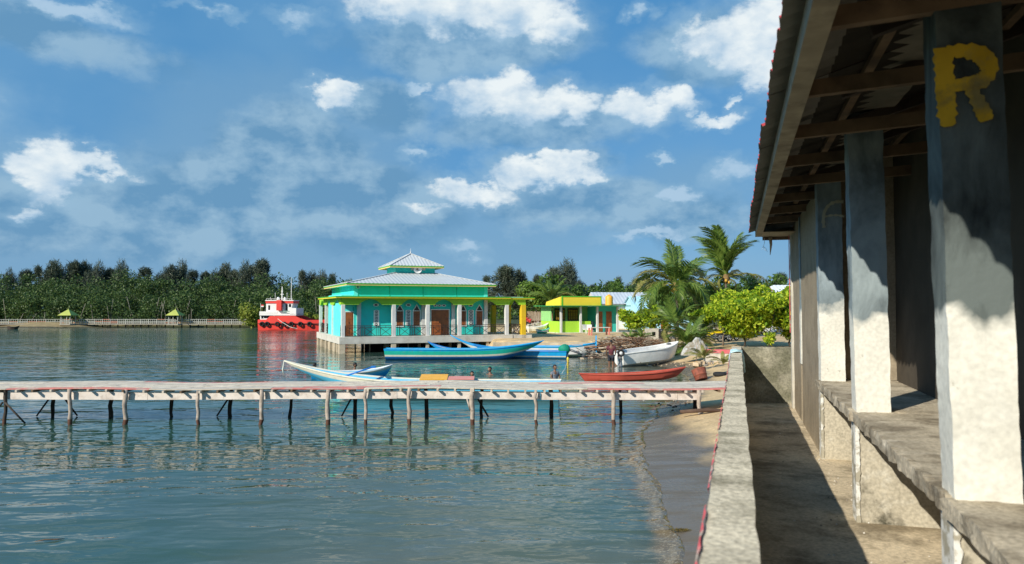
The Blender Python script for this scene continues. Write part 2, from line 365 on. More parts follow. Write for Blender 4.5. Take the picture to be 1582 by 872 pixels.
# water: ripples, turbid green-blue where deep, clear over the sand at the edge
def water_mat():
    m = bpy.data.materials.new('water'); m.use_nodes = True; N, L = ND(m); b = N['Principled BSDF']; o = N['Material Output']
    g = N.new('ShaderNodeNewGeometry'); at = N.new('ShaderNodeAttribute'); at.attribute_name = 'off'
    def nz(scale, det, rx=1., ry=1., rough=.5, dist=0., rot=YAW):
        mp = N.new('ShaderNodeMapping'); mp.vector_type = 'TEXTURE'; mp.inputs[2].default_value = (0, 0, rot); mp.inputs[3].default_value = (1 / rx, 1 / ry, 1); L.new(g.outputs['Position'], mp.inputs[0])
        n = N.new('ShaderNodeTexNoise'); n.inputs['Scale'].default_value = scale; n.inputs['Detail'].default_value = det; n.inputs['Roughness'].default_value = rough
        n.inputs['Distortion'].default_value = dist; L.new(mp.outputs[0], n.inputs[0]); return n.outputs[0]
    def mth(op, a, b_, c=None):
        n = N.new('ShaderNodeMath'); n.operation = op
        for i, v in enumerate((a, b_, c)):
            if v is None: continue
            if isinstance(v, (int, float)): n.inputs[i].default_value = v
            else: L.new(v, n.inputs[i])
        return n.outputs[0]
    def rng(x, a, b_, c=0., d=1.):
        n = N.new('ShaderNodeMapRange'); n.interpolation_type = 'SMOOTHSTEP'
        for i, v in ((1, a), (2, b_), (3, c), (4, d)): n.inputs[i].default_value = v
        L.new(x, n.inputs[0]); return n.outputs[0]
    # wave heights in metres
    big = mth('MULTIPLY', nz(.5, 1, .75, 1.5), .075); mid = mth('MULTIPLY', nz(1.6, 1.2, .7, 1.5, .45, .6), .031); sm = mth('MULTIPLY', nz(4.6, 1.5, .7, 1.5, .45, .4), .0055)
    h = mth('ADD', mth('ADD', big, mid), sm)
    patch = rng(nz(.06, 3, .5, 2.2), .35, .65, .55, 1.25)     # calm and ruffled patches
    h = mth('MULTIPLY', h, patch)
    bp = N.new('ShaderNodeBump'); bp.inputs['Distance'].default_value = 1; L.new(h, bp.inputs['Height'])
    near = rng(at.outputs['Fac'], -.7, .0)                   # 1 at the shoreline
    mx = N.new('ShaderNodeMix'); mx.data_type = 'RGBA'; mx.inputs[6].default_value = (.045, .088, .068, 1); mx.inputs[7].default_value = (.125, .130, .092, 1)
    L.new(rng(at.outputs['Fac'], -9, -.2), mx.inputs[0])
    mv = N.new('ShaderNodeMix'); mv.data_type = 'RGBA'; mv.inputs[7].default_value = (.022, .085, .066, 1); L.new(mth('MULTIPLY', rng(nz(.12, 4), .42, .62), .6), mv.inputs[0]); L.new(mx.outputs[2], mv.inputs[6])
    # a broken line of froth and stirred-up sand on the last few decimetres
    edge = rng(mth('ADD', at.outputs['Fac'], mth('MULTIPLY', mth('SUBTRACT', nz(2.2, 5), .5), .40)), -.30, -.12)
    fr = mth('MULTIPLY', edge, rng(nz(26, 4, 1, 1, .7), .54, .62))
    mz = N.new('ShaderNodeMix'); mz.data_type = 'RGBA'; mz.inputs[7].default_value = (.19, .14, .07, 1); L.new(mth('MULTIPLY', edge, .95), mz.inputs[0]); L.new(mv.outputs[2], mz.inputs[6])
    mw = N.new('ShaderNodeMix'); mw.data_type = 'RGBA'; mw.inputs[7].default_value = (.50, .45, .34, 1); L.new(mth('MULTIPLY', fr, .45), mw.inputs[0]); L.new(mz.outputs[2], mw.inputs[6])
    gd = N.new('ShaderNodeVectorMath'); gd.operation = 'LENGTH'; L.new(g.outputs['Position'], gd.inputs[0]); L.new(rng(gd.outputs['Value'], 25, 110, .008, .12), b.inputs['Roughness'])
    L.new(mw.outputs[2], b.inputs['Base Color']); b.inputs['IOR'].default_value = 1.333; b.inputs['Specular IOR Level'].default_value = .5
    L.new(bp.outputs[0], b.inputs['Normal'])
    tr = N.new('ShaderNodeBsdfTransparent'); tr.inputs[0].default_value = (.84, .91, .84, 1)
    gl = N.new('ShaderNodeBsdfGlossy'); gl.inputs['Roughness'].default_value = .01; L.new(bp.outputs[0], gl.inputs['Normal'])
    fz = N.new('ShaderNodeFresnel'); fz.inputs[0].default_value = 1.333; L.new(bp.outputs[0], fz.inputs['Normal'])
    clear = N.new('ShaderNodeMixShader'); L.new(fz.outputs[0], clear.inputs[0]); L.new(tr.outputs[0], clear.inputs[1]); L.new(gl.outputs[0], clear.inputs[2])
    ms = N.new('ShaderNodeMixShader'); L.new(mth('MULTIPLY', near, .85), ms.inputs[0])
    fac = mth('MULTIPLY', mth('MULTIPLY', near, .35), mth('SUBTRACT', 1, mth('MAXIMUM', fr, mth('MULTIPLY', edge, .45))))
    L.new(fac, ms.inputs[0]); L.new(b.outputs[0], ms.inputs[1]); L.new(clear.outputs[0], ms.inputs[2]); L.new(ms.outputs[0], o.inputs[0])
    return m
wx = axis_vals([(-3000, -300, 260), (-300, -60, 20), (-60, -8, 2), (-8, -3.6, .16), (-3.6, -.4, .045), (-.4, 4, .16), (4, 26, 1.5), (26, 400, 60)])
wy = axis_vals([(-200, -10, 20), (-10, 6, 1), (6, 24, .09), (24, 36, .25), (36, 64, .8), (64, 200, 8), (200, 3200, 260)])
def wz(P):
    z, sd = terrain(P)
    # a low swell rolls up the sand just off the edge
    near = np.hypot(P[:, 0], P[:, 1]) < 34; v = .7 + .6 * wob(P, 2.3, 21.)
    r = np.where(sd < .03, np.exp(-((sd - .03) / .13) ** 2) * .050 * v, np.exp(-((sd - .03) / .05) ** 2) * .050 * v) * near
    return r + np.where(sd > .16, -.20, 0.), sd
sheet('water', wx, wy, wz, water_mat(), attr='off')
# ================================================================ QUAY: walkway, low wall, end wall
conc_st = [((.10, .095, .075), 1.6, .50, .72, .75), ((.16, .13, .08), 7, .58, .72, .6)]
conc = M('concrete', (.40, .38, .33), .9, .16, 2.2, .004, conc_st, spec=.15, sbump=30)
concl = M('concrete_pale', (.52, .49, .42), .9, .14, 2.0, .003, [((.28, .26, .20), 1.8, .48, .72, .6), ((.10, .09, .06), 11, .64, .74, .6)], spec=.15, sbump=35)
wallm = M('concrete_wall_mossy', (.62, .56, .43), .92, .22, 3, .006, [((.14, .13, .08), 3.4, .50, .68, .75), ((.10, .09, .06), 13, .58, .70, .6)], spec=.1, sbump=30, grain=(55, .3))
floorm = M('walkway_cement', (.58, .48, .33), .88, .18, 1.2, .003, [((.15, .12, .075), 1.5, .50, .64, .8), ((.24, .20, .13), 6, .52, .66, .6), ((.62, .56, .44), 13, .66, .74, .6)], spec=.2, sbump=30, grain=(45, .22))
redp = M('red_paint', (.60, .10, .11), .7, .2, 8, .001, ((.46, .42, .34), 9, .50, .58, .9))
FZ, WZ = HC - 1.6, HC - .66   # walkway floor, wall top
o = link_mesh('walkway', rough_box(.03, 1.75, -3, 13.2, -.6, FZ, .12, .004, 2), floorm); o['kind'] = 'structure'
t = thing('low_wall', 'long low rough concrete wall between the beach and the shaded walkway, with faded red paint on its outer edge', 'wall', (0, 0, 0))
link_mesh('wall_body', rough_box(-.105, .045, -3, 13.1, -.8, WZ, .035, .006, 5, seed=4), wallm, t)
# red paint left on the outer top edge, in worn strokes
mb = MB(); rnd = random.Random(2); y = 1.0
while y < 12.4:
    l = rnd.uniform(.3, 1.6); a = rnd.uniform(-.004, .005)
    k = max(2, int(l / .05))
    ts = [(y + l * i / k, max(.0008, a + rnd.uniform(-.005, .006))) for i in range(k + 1)]
    vs = [(-.1125 + .0025 * math.sin(q * 23), q, WZ - .006 - h * 5) for q, h in ts] + [(-.1135, q, WZ + .000) for q, h in ts] + [(-.107 + .003 * math.sin(q * 37) + h * .15, q, WZ + .0075) for q, h in ts]
    n = k + 1
    mb.add(vs, [(i, i + 1, n + i + 1, n + i) for i in range(k)] + [(n + i, n + i + 1, 2 * n + i + 1, 2 * n + i) for i in range(k)])
    y += l + rnd.uniform(0, .25)
mb.build('paint', redp, t)
t = thing('end_wall', 'stained concrete wall closing off the far end of the walkway, half in shadow', 'wall', (0, 0, 0))
link_mesh('wall_body', rough_box(.0, 1.25, 13.11, 13.25, -.8, HC - .665, .05, .006, 4, seed=9), M('end_wall_cement', (.30, .28, .21), .92, .22, 3, .005, [((.10, .10, .06), 2.2, .42, .6, .8), ((.45, .43, .36), 8, .62, .72, .5)], sbump=25, grain=(40, .25)), t)
clothm = M('pale_blue_cloth', (.50, .74, .80), .85, .12, 9)
mb = MB(); v = []; nn_ = 14
for i in range(nn_ + 1):
    for j, (x, z) in enumerate(((-.135, -.20), (-.128, -.07), (-.105, .018), (-.03, .028), (.045, .016), (.072, -.09), (.085, -.24))):
        f = i / nn_; v.append((x + .012 * math.sin(i * 1.7 + j), 11.25 + .5 * f, WZ + z + .012 * math.sin(i * 1.2 + j * 2) - (.05 * math.sin(i * .9 + 1) if j in (0, 6) else 0)))
mb.add(v, [(i * 7 + j, i * 7 + j + 1, i * 7 + j + 8, i * 7 + j + 7) for i in range(nn_) for j in range(6)], 0, True)
c = mb.build('cloth', clothm); s = c.modifiers.new('thick', 'SOLIDIFY'); s.thickness = .006
setp(c, label='pale blue cloth draped over the far end of the low concrete wall', category='cloth')
# ================================================================ MARKET SHED on the right
shed = thing('market_shed', 'open concrete shed with whitewashed pillars, bench counters and red corrugated roof beside the walkway', 'building', (0, 0, 0))
pil = M('pillar_paint', (.80, .81, .78), .75, .05, 3, .0025, [((.62, .62, .55), 1.6, .50, .66, .45), ((.33, .33, .30), 9, .68, .75, .55)], spec=.25, sbump=18)
# below the eye the whitewash is fresh, above it is old grey-blue with the roof's shade put into its colour
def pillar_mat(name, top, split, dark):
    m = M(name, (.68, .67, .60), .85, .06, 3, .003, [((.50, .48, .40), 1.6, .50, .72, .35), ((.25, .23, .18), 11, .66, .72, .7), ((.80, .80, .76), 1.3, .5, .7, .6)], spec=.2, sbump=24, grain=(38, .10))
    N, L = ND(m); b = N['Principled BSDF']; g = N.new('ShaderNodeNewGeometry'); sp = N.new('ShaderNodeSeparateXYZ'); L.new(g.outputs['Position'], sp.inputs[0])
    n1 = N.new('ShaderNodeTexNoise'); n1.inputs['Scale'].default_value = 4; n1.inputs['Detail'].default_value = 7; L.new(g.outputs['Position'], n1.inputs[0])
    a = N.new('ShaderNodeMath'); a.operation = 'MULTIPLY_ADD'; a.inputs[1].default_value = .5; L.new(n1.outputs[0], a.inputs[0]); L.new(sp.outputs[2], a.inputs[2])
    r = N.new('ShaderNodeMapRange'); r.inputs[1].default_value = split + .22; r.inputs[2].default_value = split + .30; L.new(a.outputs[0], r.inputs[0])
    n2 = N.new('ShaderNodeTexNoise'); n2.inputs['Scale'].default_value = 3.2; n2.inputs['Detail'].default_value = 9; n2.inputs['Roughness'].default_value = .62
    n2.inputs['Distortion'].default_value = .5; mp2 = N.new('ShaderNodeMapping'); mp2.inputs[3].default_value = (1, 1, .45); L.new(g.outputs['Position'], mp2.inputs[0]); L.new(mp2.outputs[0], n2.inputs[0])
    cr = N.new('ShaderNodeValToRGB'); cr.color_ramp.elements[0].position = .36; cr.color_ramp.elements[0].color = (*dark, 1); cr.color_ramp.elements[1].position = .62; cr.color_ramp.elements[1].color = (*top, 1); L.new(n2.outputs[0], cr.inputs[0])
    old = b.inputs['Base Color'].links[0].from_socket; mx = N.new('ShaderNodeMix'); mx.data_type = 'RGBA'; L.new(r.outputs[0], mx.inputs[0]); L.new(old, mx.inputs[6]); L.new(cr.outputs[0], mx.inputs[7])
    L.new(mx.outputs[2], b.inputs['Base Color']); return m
BZ = HC - .78                  # bench top
PX0, PX1 = .835, 1.075
PYS = [3.40, 6.02, 8.42, 10.95]
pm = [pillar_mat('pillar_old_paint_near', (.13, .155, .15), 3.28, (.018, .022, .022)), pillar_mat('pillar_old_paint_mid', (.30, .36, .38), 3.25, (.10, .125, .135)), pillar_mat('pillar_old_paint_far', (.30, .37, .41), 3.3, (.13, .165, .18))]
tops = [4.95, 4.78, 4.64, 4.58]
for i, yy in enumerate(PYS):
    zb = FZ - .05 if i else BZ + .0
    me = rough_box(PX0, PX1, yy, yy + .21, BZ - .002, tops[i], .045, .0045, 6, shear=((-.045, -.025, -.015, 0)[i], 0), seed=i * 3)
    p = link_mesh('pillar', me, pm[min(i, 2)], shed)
    if i == 0: p['label'] = 'nearest pillar, toned dark above for shade, with a big yellow letter R'
# foot of the walls below the bench: cross walls
xw = M('cross_wall_cement', (.46, .42, .33), .9, .16, 2.4, .005, [((.035, .035, .022), 2.6, .56, .66, .9), ((.62, .60, .52), 5, .58, .7, .6)], spec=.15, sbump=20, grain=(45, .2))
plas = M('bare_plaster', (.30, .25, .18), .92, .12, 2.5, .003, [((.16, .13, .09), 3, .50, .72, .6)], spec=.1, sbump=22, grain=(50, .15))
plasd = M('plaster_shade_tone', (.085, .072, .056), .95, .25, 1.6, .003, [((.06, .052, .042), 2, .48, .68, .7)], spec=.05, sbump=22)  # dark plaster tone carries the shade inside the shed
for i, yy in enumerate(PYS[:3]):
    link_mesh('cross_wall', rough_box(PX0 + .004, 2.2, yy + .02, yy + .20, FZ - .1, BZ - .07, .05, .005, 4, seed=20 + i), xw, shed)
    m_ = MB(); k_ = 34; zz_ = [FZ + .0 + (BZ - .08 - FZ) * q / k_ for q in range(k_ + 1)]
    rz_ = random.Random(i); wv = [max(.004, .022 + rz_.gauss(0, .003)) for q in range(k_ + 1)]
    m_.add([(PX0 - .006, yy + .2, z) for z in zz_] + [(PX0 - .006, yy + .008, z) for z in zz_] + [(PX0 + w_, yy + .008, z) for z, w_ in zip(zz_, wv)],
           [(q, q + 1, k_ + q + 2, k_ + q + 1) for q in range(k_)] + [(k_ + q + 1, k_ + q + 2, 2 * k_ + q + 3, 2 * k_ + q + 2) for q in range(k_)])
    m_.build('whitewash_strip', M('whitewash', (.72, .72, .68), .8, .06, 6, .001, ((.36, .33, .25), 9, .46, .54, .95)), shed)
# bench slabs with broken edges
benm = M('bench_cement', (.46, .40, .30), .85, .16, 2.0, .004, [((.15, .12, .08), 2.8, .44, .62, .85), ((.05, .04, .03), 12, .60, .70, .8), ((.64, .58, .47), 3.4, .56, .70, .7)], spec=.25, sbump=30, grain=(50, .25))
for i, (a, b) in enumerate(((-3, 3.44), (3.46, 6.04), (6.06, 8.60))):
    link_mesh('bench_slab', rough_box(PX0 - .035 + (.01 if i == 1 else 0), 1.72, a, b, BZ - .075, BZ + (.003 * i), .045, .012, 7, seed=40 + i), benm, shed)
# back wall of the seats, then solid panels flush with the pillars
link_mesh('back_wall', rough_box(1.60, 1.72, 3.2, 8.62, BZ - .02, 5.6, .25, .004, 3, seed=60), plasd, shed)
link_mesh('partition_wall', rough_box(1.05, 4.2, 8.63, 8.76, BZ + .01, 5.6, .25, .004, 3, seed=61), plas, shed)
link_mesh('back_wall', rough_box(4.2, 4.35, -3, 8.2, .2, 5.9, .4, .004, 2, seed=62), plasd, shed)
link_mesh('inner_floor', rough_box(1.76, 4.3, -3, 12.1, .4, FZ - .01, .5, .004, 2, seed=63), conc, shed)
for i, (a, b) in enumerate(((8.64, 10.94), (11.17, 12.5))):
    link_mesh('wall_panel', rough_box(PX0 + .012, PX0 + .15, a, b, FZ - .1, 4.6, .12, .004, 3, seed=70 + i), plas, shed)
link_mesh('corner_pillar', rough_box(PX0 - .02, 1.2, 12.5, 12.70, FZ - .1, 4.62, .06, .005, 5, seed=75), concl, shed)
mb = MB(); mb.box(PX0 - .036, PX0 - .028, 12.63, 12.705, FZ + 1.2, 4.56); mb.build('red_edge', redp, shed)
link_mesh('end_wall_panel', rough_box(1.15, 4.3, 12.52, 12.64, FZ - .1, 4.9, .4, .004, 2, seed=77), plas, shed)
# ring beam over the pillars and roof timbers
beamc = M('ring_beam_cement', (.24, .21, .165), .92, .2, 2, .005, [((.11, .10, .08), 2, .48, .68, .7)], sbump=20)
link_mesh('ring_beam', rough_box(PX0 + .02, PX1 + .05, -3, 12.65, 4.79, 5.05, .10, .008, 3, seed=80), beamc, shed)
wood = M('weathered_timber', (.17, .11, .065), .85, .3, 6, .002, [((.07, .045, .03), 5, .5, .7, .7)], sbump=30)
woodg = M('grey_timber', (.36, .30, .22), .85, .25, 5, .002, [((.12, .10, .08), 4, .5, .7, .7)], sbump=30)
shadew = M('timber_shade_tone', (.05, .035, .025), .9, .3, 6)  # rafters: gloom of the roof space put into the timber colour
EX, EZ = .18, 4.54             # eave edge of the sheets
SL = math.tan(R(17))
for y in (-.9, .1, 1.2, 2.3, 3.42, 4.5, 5.6, 6.7, 7.8, 8.95, 10.05, 11.15):
    MB().bar((.38, y, 4.56), (2.6, y + .02, 4.68), .055, .09).build('joist', wood, shed)
    MB().bar((.62, y + .4, EZ + (.62 - EX) * SL - .045), (3.4, y + .4, EZ + (3.4 - EX) * SL - .045), .055, .07).build('rafter', shadew, shed)
for x in (.75, 1.5, 2.3, 3.1):
    MB().bar((x, -3, EZ + (x - EX) * SL - .005), (x, 12.7, EZ + (x - EX) * SL - .005), .05, .04).build('batten', wood, shed)
MB().bar((.335, 0 - 3, 4.525), (.335, 12.75, 4.53), .10, .11).build('eave_board', woodg, shed)
for y in (3.5, 6.1):            # diagonal struts by the pillars
    MB().bar((1.0, y + .3, 4.70), (1.9, y + .3, 5.05), .06, .09).build('strut', wood, shed)
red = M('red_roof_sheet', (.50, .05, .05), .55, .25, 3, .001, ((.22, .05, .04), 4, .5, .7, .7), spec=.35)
undd = M('sheet_underside_shade_tone', (.045, .038, .03), .9, .3, 4)  # inner sheet faces coloured darker to imitate shade under the roof
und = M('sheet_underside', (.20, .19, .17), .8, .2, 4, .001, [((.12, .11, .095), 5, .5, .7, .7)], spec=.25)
mb = MB()
def roof_sheet(y0, y1, lift, dx):
    per, amp, n = .152, .019, 6; ny = int(round((y1 - y0) / per * n)); xs_ = [EX + dx, EX + .35, 1.2, 2.4, 3.6, 4.6]
    v = []
    for side in (0, 1):
        for x in xs_:
            for j in range(ny + 1):
                y = y0 + (y1 - y0) * j / ny; ph = (y / per) % 1
                zz = amp * (1 - abs(2 * ph - 1) ** 1.6 * 1.8)
                v.append((x + (0 if x > EX + .2 else .004 * math.sin(y * 31)), y, EZ + (x - EX) * SL + zz + .03 + lift + (.0035 if side else 0)))
    n1 = ny + 1; K = len(xs_) * n1; m = MB()
    m.add(v, [(a * n1 + j, a * n1 + j + 1, (a + 1) * n1 + j + 1, (a + 1) * n1 + j) for a in range(len(xs_) - 1) for j in range(ny)], 1)
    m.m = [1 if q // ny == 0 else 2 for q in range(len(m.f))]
    m.add([], [])
    m.f += [[K + q for q in (a * n1 + j, (a + 1) * n1 + j, (a + 1) * n1 + j + 1, a * n1 + j + 1)] for a in range(len(xs_) - 1) for j in range(ny)]
    m.m += [0] * ((len(xs_) - 1) * ny); m.sm += [False] * ((len(xs_) - 1) * ny)
    m.f += [[j, j + 1, K + j + 1, K + j] for j in range(ny)]; m.m += [0] * ny; m.sm += [False] * ny
    me = bpy.data.meshes.new('roof_sheet'); me.from_pydata(m.v, [], m.f); me.polygons.foreach_set('material_index', m.m); me.update()
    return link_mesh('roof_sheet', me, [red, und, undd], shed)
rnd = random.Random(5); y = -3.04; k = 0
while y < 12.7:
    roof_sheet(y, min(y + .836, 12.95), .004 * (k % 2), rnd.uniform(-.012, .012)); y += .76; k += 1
# soffit board under the gable end
so_ = M('soffit_ply', (.42, .33, .22), .8, .15, 5, .001, ((.2, .15, .1), 5, .5, .7, .6))
MB().box(.38, 1.5, 12.0, 12.78, 4.475, 4.487).build('soffit_board', so_, shed)
MB().box(.40, 1.7, 12.78, 12.81, 4.42, 4.56).build('gable_board', wood, shed)
MB().box(.36, 1.9, 12.72, 12.775, 4.49, 5.05).build('gable_panel', so_, shed)
# the big yellow letter on the nearest pillar
yel = M('yellow_letter_paint', (.60, .37, .03), .8, .25, 5, .001, [((.08, .09, .075), 6, .47, .62, .7), ((.30, .25, .10), 4, .5, .6, .6)], spec=.1)
def letter(polys, y, mat, name, k):
    bm = bmesh.new()
    for poly in polys:
        vs = [bm.verts.new((x, y, z)) for x, z in poly]; bm.faces.new(vs)
    ext = bmesh.ops.extrude_face_region(bm, geom=bm.faces[:])
    bmesh.ops.translate(bm, verts=[e for e in ext['geom'] if isinstance(e, bmesh.types.BMVert)], vec=(0, -.0035, 0))
    bmesh.ops.recalc_face_normals(bm, faces=bm.faces)
    me = bpy.data.meshes.new(name); bm.to_mesh(me); bm.free(); return link_mesh(name, me, mat, shed)
def pf(px, py, y):             # a point on the -Y face of a pillar
    d = ray(px, py); k = y / d[1]; return (d[0] * k, HC + d[2] * k)
yr = 3.40 - .0075
def smooth_strip(c, w):
    w = list(w) if isinstance(w, (list, tuple)) else [w] * len(c); n0 = len(c); cc, ww_ = [], []
    for i in range(n0 - 1):        # rounded through the given points
        p = [c[max(i - 1, 0)], c[i], c[i + 1], c[min(i + 2, n0 - 1)]]
        for k in range(4):
            t = k / 4; f = [-.5 * t + t * t - .5 * t ** 3, 1 - 2.5 * t * t + 1.5 * t ** 3, .5 * t + 2 * t * t - 1.5 * t ** 3, -.5 * t * t + .5 * t ** 3]
            cc.append(tuple(sum(f[q] * p[q][a] for q in range(4)) for a in (0, 1))); ww_.append(w[i] + (w[i + 1] - w[i]) * t + .0022 * math.sin(len(cc) * 1.9))
    c, w = cc + [c[-1]], ww_ + [w[-1]]
    L_, R_ = [], []
    for i, (x, z) in enumerate(c):
        a = c[max(i - 1, 0)]; b = c[min(i + 1, len(c) - 1)]; dx, dz = b[0] - a[0], b[1] - a[1]; l = math.hypot(dx, dz)
        ww = w[i] if isinstance(w, (list, tuple)) else w; ww += .004 * math.sin(i * 2.3)
        L_.append((x - dz / l * ww, z + dx / l * ww)); R_.append((x + dz / l * ww, z - dx / l * ww))
    return [[L_[i], L_[i + 1], R_[i + 1], R_[i]] for i in range(len(c) - 1)]
stem = [pf(x, y, yr) for x, y in ((1456, 74), (1457, 95), (1459, 115), (1460, 140), (1462, 160), (1463, 178), (1465, 196))]
bowl = [pf(x, y, yr - .0005) for x, y in ((1462, 80), (1485, 79), (1508, 82), (1522, 92), (1528, 104), (1524, 118), (1512, 127), (1492, 130), (1470, 134))]
leg = [pf(x, y, yr - .001) for x, y in ((1494, 128), (1504, 145), (1513, 162), (1520, 176), (1524, 187))]
letter(smooth_strip(stem, [.033, .036, .034, .037, .034, .036, .02]), yr, yel, 'letter_stroke', 0)
letter(smooth_strip(bowl, [.022, .028, .034, .036, .033, .028, .033, .028, .022]), yr - .0005, yel, 'letter_stroke', 1)
letter(smooth_strip(leg, [.020, .024, .027, .030, .024]), yr - .001, yel, 'letter_stroke', 2)
# a faint curl of old lettering on the third pillar
ghost = M('faded_letter_paint', (.42, .42, .32), .8, .15, 5)
gy = 8.42 - .0075
arc = [pf(x, y, gy) for x, y in ((1303, 312), (1292, 312), (1281, 317), (1274, 327), (1272, 340), (1273, 352))]
letter(smooth_strip(arc, .015), gy, ghost, 'letter_stroke', 3)
arc = [pf(x, y, gy) for x, y in ((1274, 335), (1285, 333), (1296, 333), (1304, 335))]
letter(smooth_strip(arc, .009), gy - .001, ghost, 'letter_stroke', 4)
# dangling splinter and string at the corner of the eave
p0 = Vector((.55, 0, 0))
st = MB().tube([(0, 0, 0), (.01, 0, -.12), (-.005, 0, -.29)], [.035, .022, .004], 6).build('hanging_stick', so_, loc=(.52, 12.74, 4.46))
setp(st, label='pointed splinter of wood hanging down from the end of the eave', category='stick')
sg = MB().tube([(0, 0, 0), (.01, .0, -.1), (-.01, 0, -.17), (.02, 0, -.24)], .0035, 4); sg.tube([(-.01, 0, -.17), (.03, 0, -.2), (.05, 0, -.26)], .003, 4); sg.tube([(-.01, 0, -.17), (-.035, 0, -.22)], .003, 4)
sg = sg.build('string', M('white_string', (.7, .72, .72), .7), loc=(.42, 12.72, 4.48)); setp(sg, label='frayed white string dangling beside the splinter at the eave corner', category='string')
# ================================================================ JETTY
JD, JX = 20.85, -17.2          # distance of its front edge, lateral start
jo = Vector((RGT[0] * JX + FWD[0] * JD, RGT[1] * JX + FWD[1] * JD, 0))
jetty = thing('jetty', 'narrow wooden plank jetty on crooked log posts crossing the shallow water to the beach', 'jetty', jo, YAW)
def jx(px, dep=JD): return (px - CX) / F * dep - JX
def sag(x): return .022 * math.sin(x * .55) + .014 * math.sin(x * 1.3 + 1) - .03 * max(0, 1 - x / 6)
dz = 1.02
plk = M('deck_plank', (.64, .565, .45), .85, .16, 3, .002, [((.30, .25, .20), 3.5, .50, .68, .7), ((.55, .30, .25), 1.8, .60, .74, .5)], spec=.2, sbump=25, grain=(20, .15))
plk2 = M('deck_plank_grey', (.56, .49, .40), .88, .16, 3, .002, [((.24, .20, .16), 4, .54, .72, .6)], spec=.2, sbump=25)
plr = M('deck_plank_red', (.62, .21, .18), .8, .15, 3, .002, [((.50, .42, .36), 3.0, .47, .62, .85)], spec=.2, sbump=25)
plw = M('side_board', (.74, .66, .59), .8, .08, 3, .002, [((.42, .33, .26), 2.2, .50, .68, .7), ((.16, .12, .09), 7, .62, .72, .7)], spec=.2, sbump=25)
lgt = M('pale_log', (.40, .33, .27), .9, .25, 7, .006, [((.10, .065, .045), 4, .56, .68, .8), ((.62, .56, .50), 3, .56, .68, .5)], sbump=18)
drk = M('dark_log', (.055, .042, .033), .85, .3, 6, .006, sbump=18)
wetl = M('wet_log', (.10, .045, .028), .5, .3, 9, .006, sbump=18)
red_runs = {0: [(840, 1092), (60, 125), (380, 640)], 1: [(560, 700)], 6: [(165, 300), (640, 760)], 5: [(900, 960)]}
rnd = random.Random(11); xend = jx(1160)
for r in range(7):
    x = -rnd.uniform(0, 2.5)
    while x < xend:
        l = rnd.choice((2.6, 3.1, 3.6, 4.0)) * rnd.uniform(.95, 1.05); x1 = min(x + l, xend)
        mid = (x + x1) / 2; pxm = (mid + JX) * F / JD + CX
        isred = any(a <= pxm <= b for a, b in red_runs.get(r, []))
        y0 = r * .285 + rnd.uniform(-.012, .012) - (.02 if r == 0 else 0); y1 = y0 + .272; k = 6; h = rnd.uniform(-.006, .008)
        pts = [x + (x1 - x - .012) * i / k for i in range(k + 1)]; v = []
        for q in pts:
            zz = dz + sag(q) + h
            v += [(q, y0, zz - .028), (q, y1, zz - .028), (q, y1, zz), (q, y0, zz)]
        f = [(i * 4 + j, i * 4 + (j + 1) % 4, i * 4 + 4 + (j + 1) % 4, i * 4 + 4 + j) for i in range(k) for j in range(4)] + [(0, 3, 2, 1), (4 * k, 4 * k + 1, 4 * k + 2, 4 * k + 3)]
        MB().add(v, f).build('plank', plr if isred else rnd.choice((plk, plk, plk2)), jetty)
        x = x1
x = .2
while x < xend - .3:                                  # short cross joists whose ends stick out under the deck
    z = dz + sag(x) - .03; e = rnd.uniform(.0, .07)
    MB().bar((x, -.05 - e, z - .036), (x + rnd.uniform(-.04, .04), 2.0, z - .036), .055, .065).build('joist', rnd.choice((plk2, wood)), jetty)
    x += rnd.uniform(.44, .58)
x = -.5
while x < jx(1082):                                   # white side boards
    l = rnd.uniform(3.2, 4.2); x1 = min(x + l, jx(1084)); a, b = sag(x), sag(x1)
    MB().add([(x, .10, .70 + a), (x1 - .01, .10, .70 + b + rnd.uniform(-.01, .01)), (x1 - .01, .10, .928 + b), (x, .10, .928 + a), (x, .135, .70 + a), (x1 - .01, .135, .70 + b), (x1 - .01, .135, .928 + b), (x, .135, .928 + a)],
             [(0, 1, 2, 3), (7, 6, 5, 4), (0, 4, 5, 1), (3, 2, 6, 7), (0, 3, 7, 4), (1, 5, 6, 2)]).build('side_board', plw, jetty)
    x = x1
MB().bar((-.5, 1.72, .87), (jx(1082), 1.72, .87), .05, .16).build('side_board', wood, jetty)
def log(x, y, z1, rad, mat, lean, z0=-.9, seed=0, wet=None):
    rr = random.Random(seed); k = 9; pts, rads = [], []
    for i in range(k + 1):
        t = i / k; pts.append((x + lean * (1 - t) + rr.uniform(-.03, .03), y + rr.uniform(-.012, .012), z0 + (z1 - z0) * t)); rads.append(rad * rr.uniform(.85, 1.14))
    m = MB().tube(pts, rads, 9)
    if wet:
        q = [Vector(p) for p in pts]; m2 = [i for i in range(len(q)) if q[i].z < .22]
        for fi, f in enumerate(m.f):
            if sum(m.v[i][2] for i in f) / len(f) < .16: m.m[fi] = 1
    return m.build('post', [mat, wet or mat], jetty)
fp = [(10, 1, 0), (112, 0, .02), (198, 0, -.04), (309, 0, .03), (406, 0, -.02), (508, 0, .03), (566, 0, .0), (633, 0, .04), (730, 0, .05), (827, 0, .06), (946, 0, .0), (1079, 0, .02), (1150, 0, 0)]
for i, (px, d_, ln) in enumerate(fp):
    log(jx(px), -.02 if i else .05, dz + sag(jx(px)) - .035, .046 + .011 * (i % 3), drk if d_ else lgt, ln, seed=i, wet=wetl)
bp_ = [85, 175, 268, 359, 451, 549, 606, 659, 744, 850, 958, 1073]
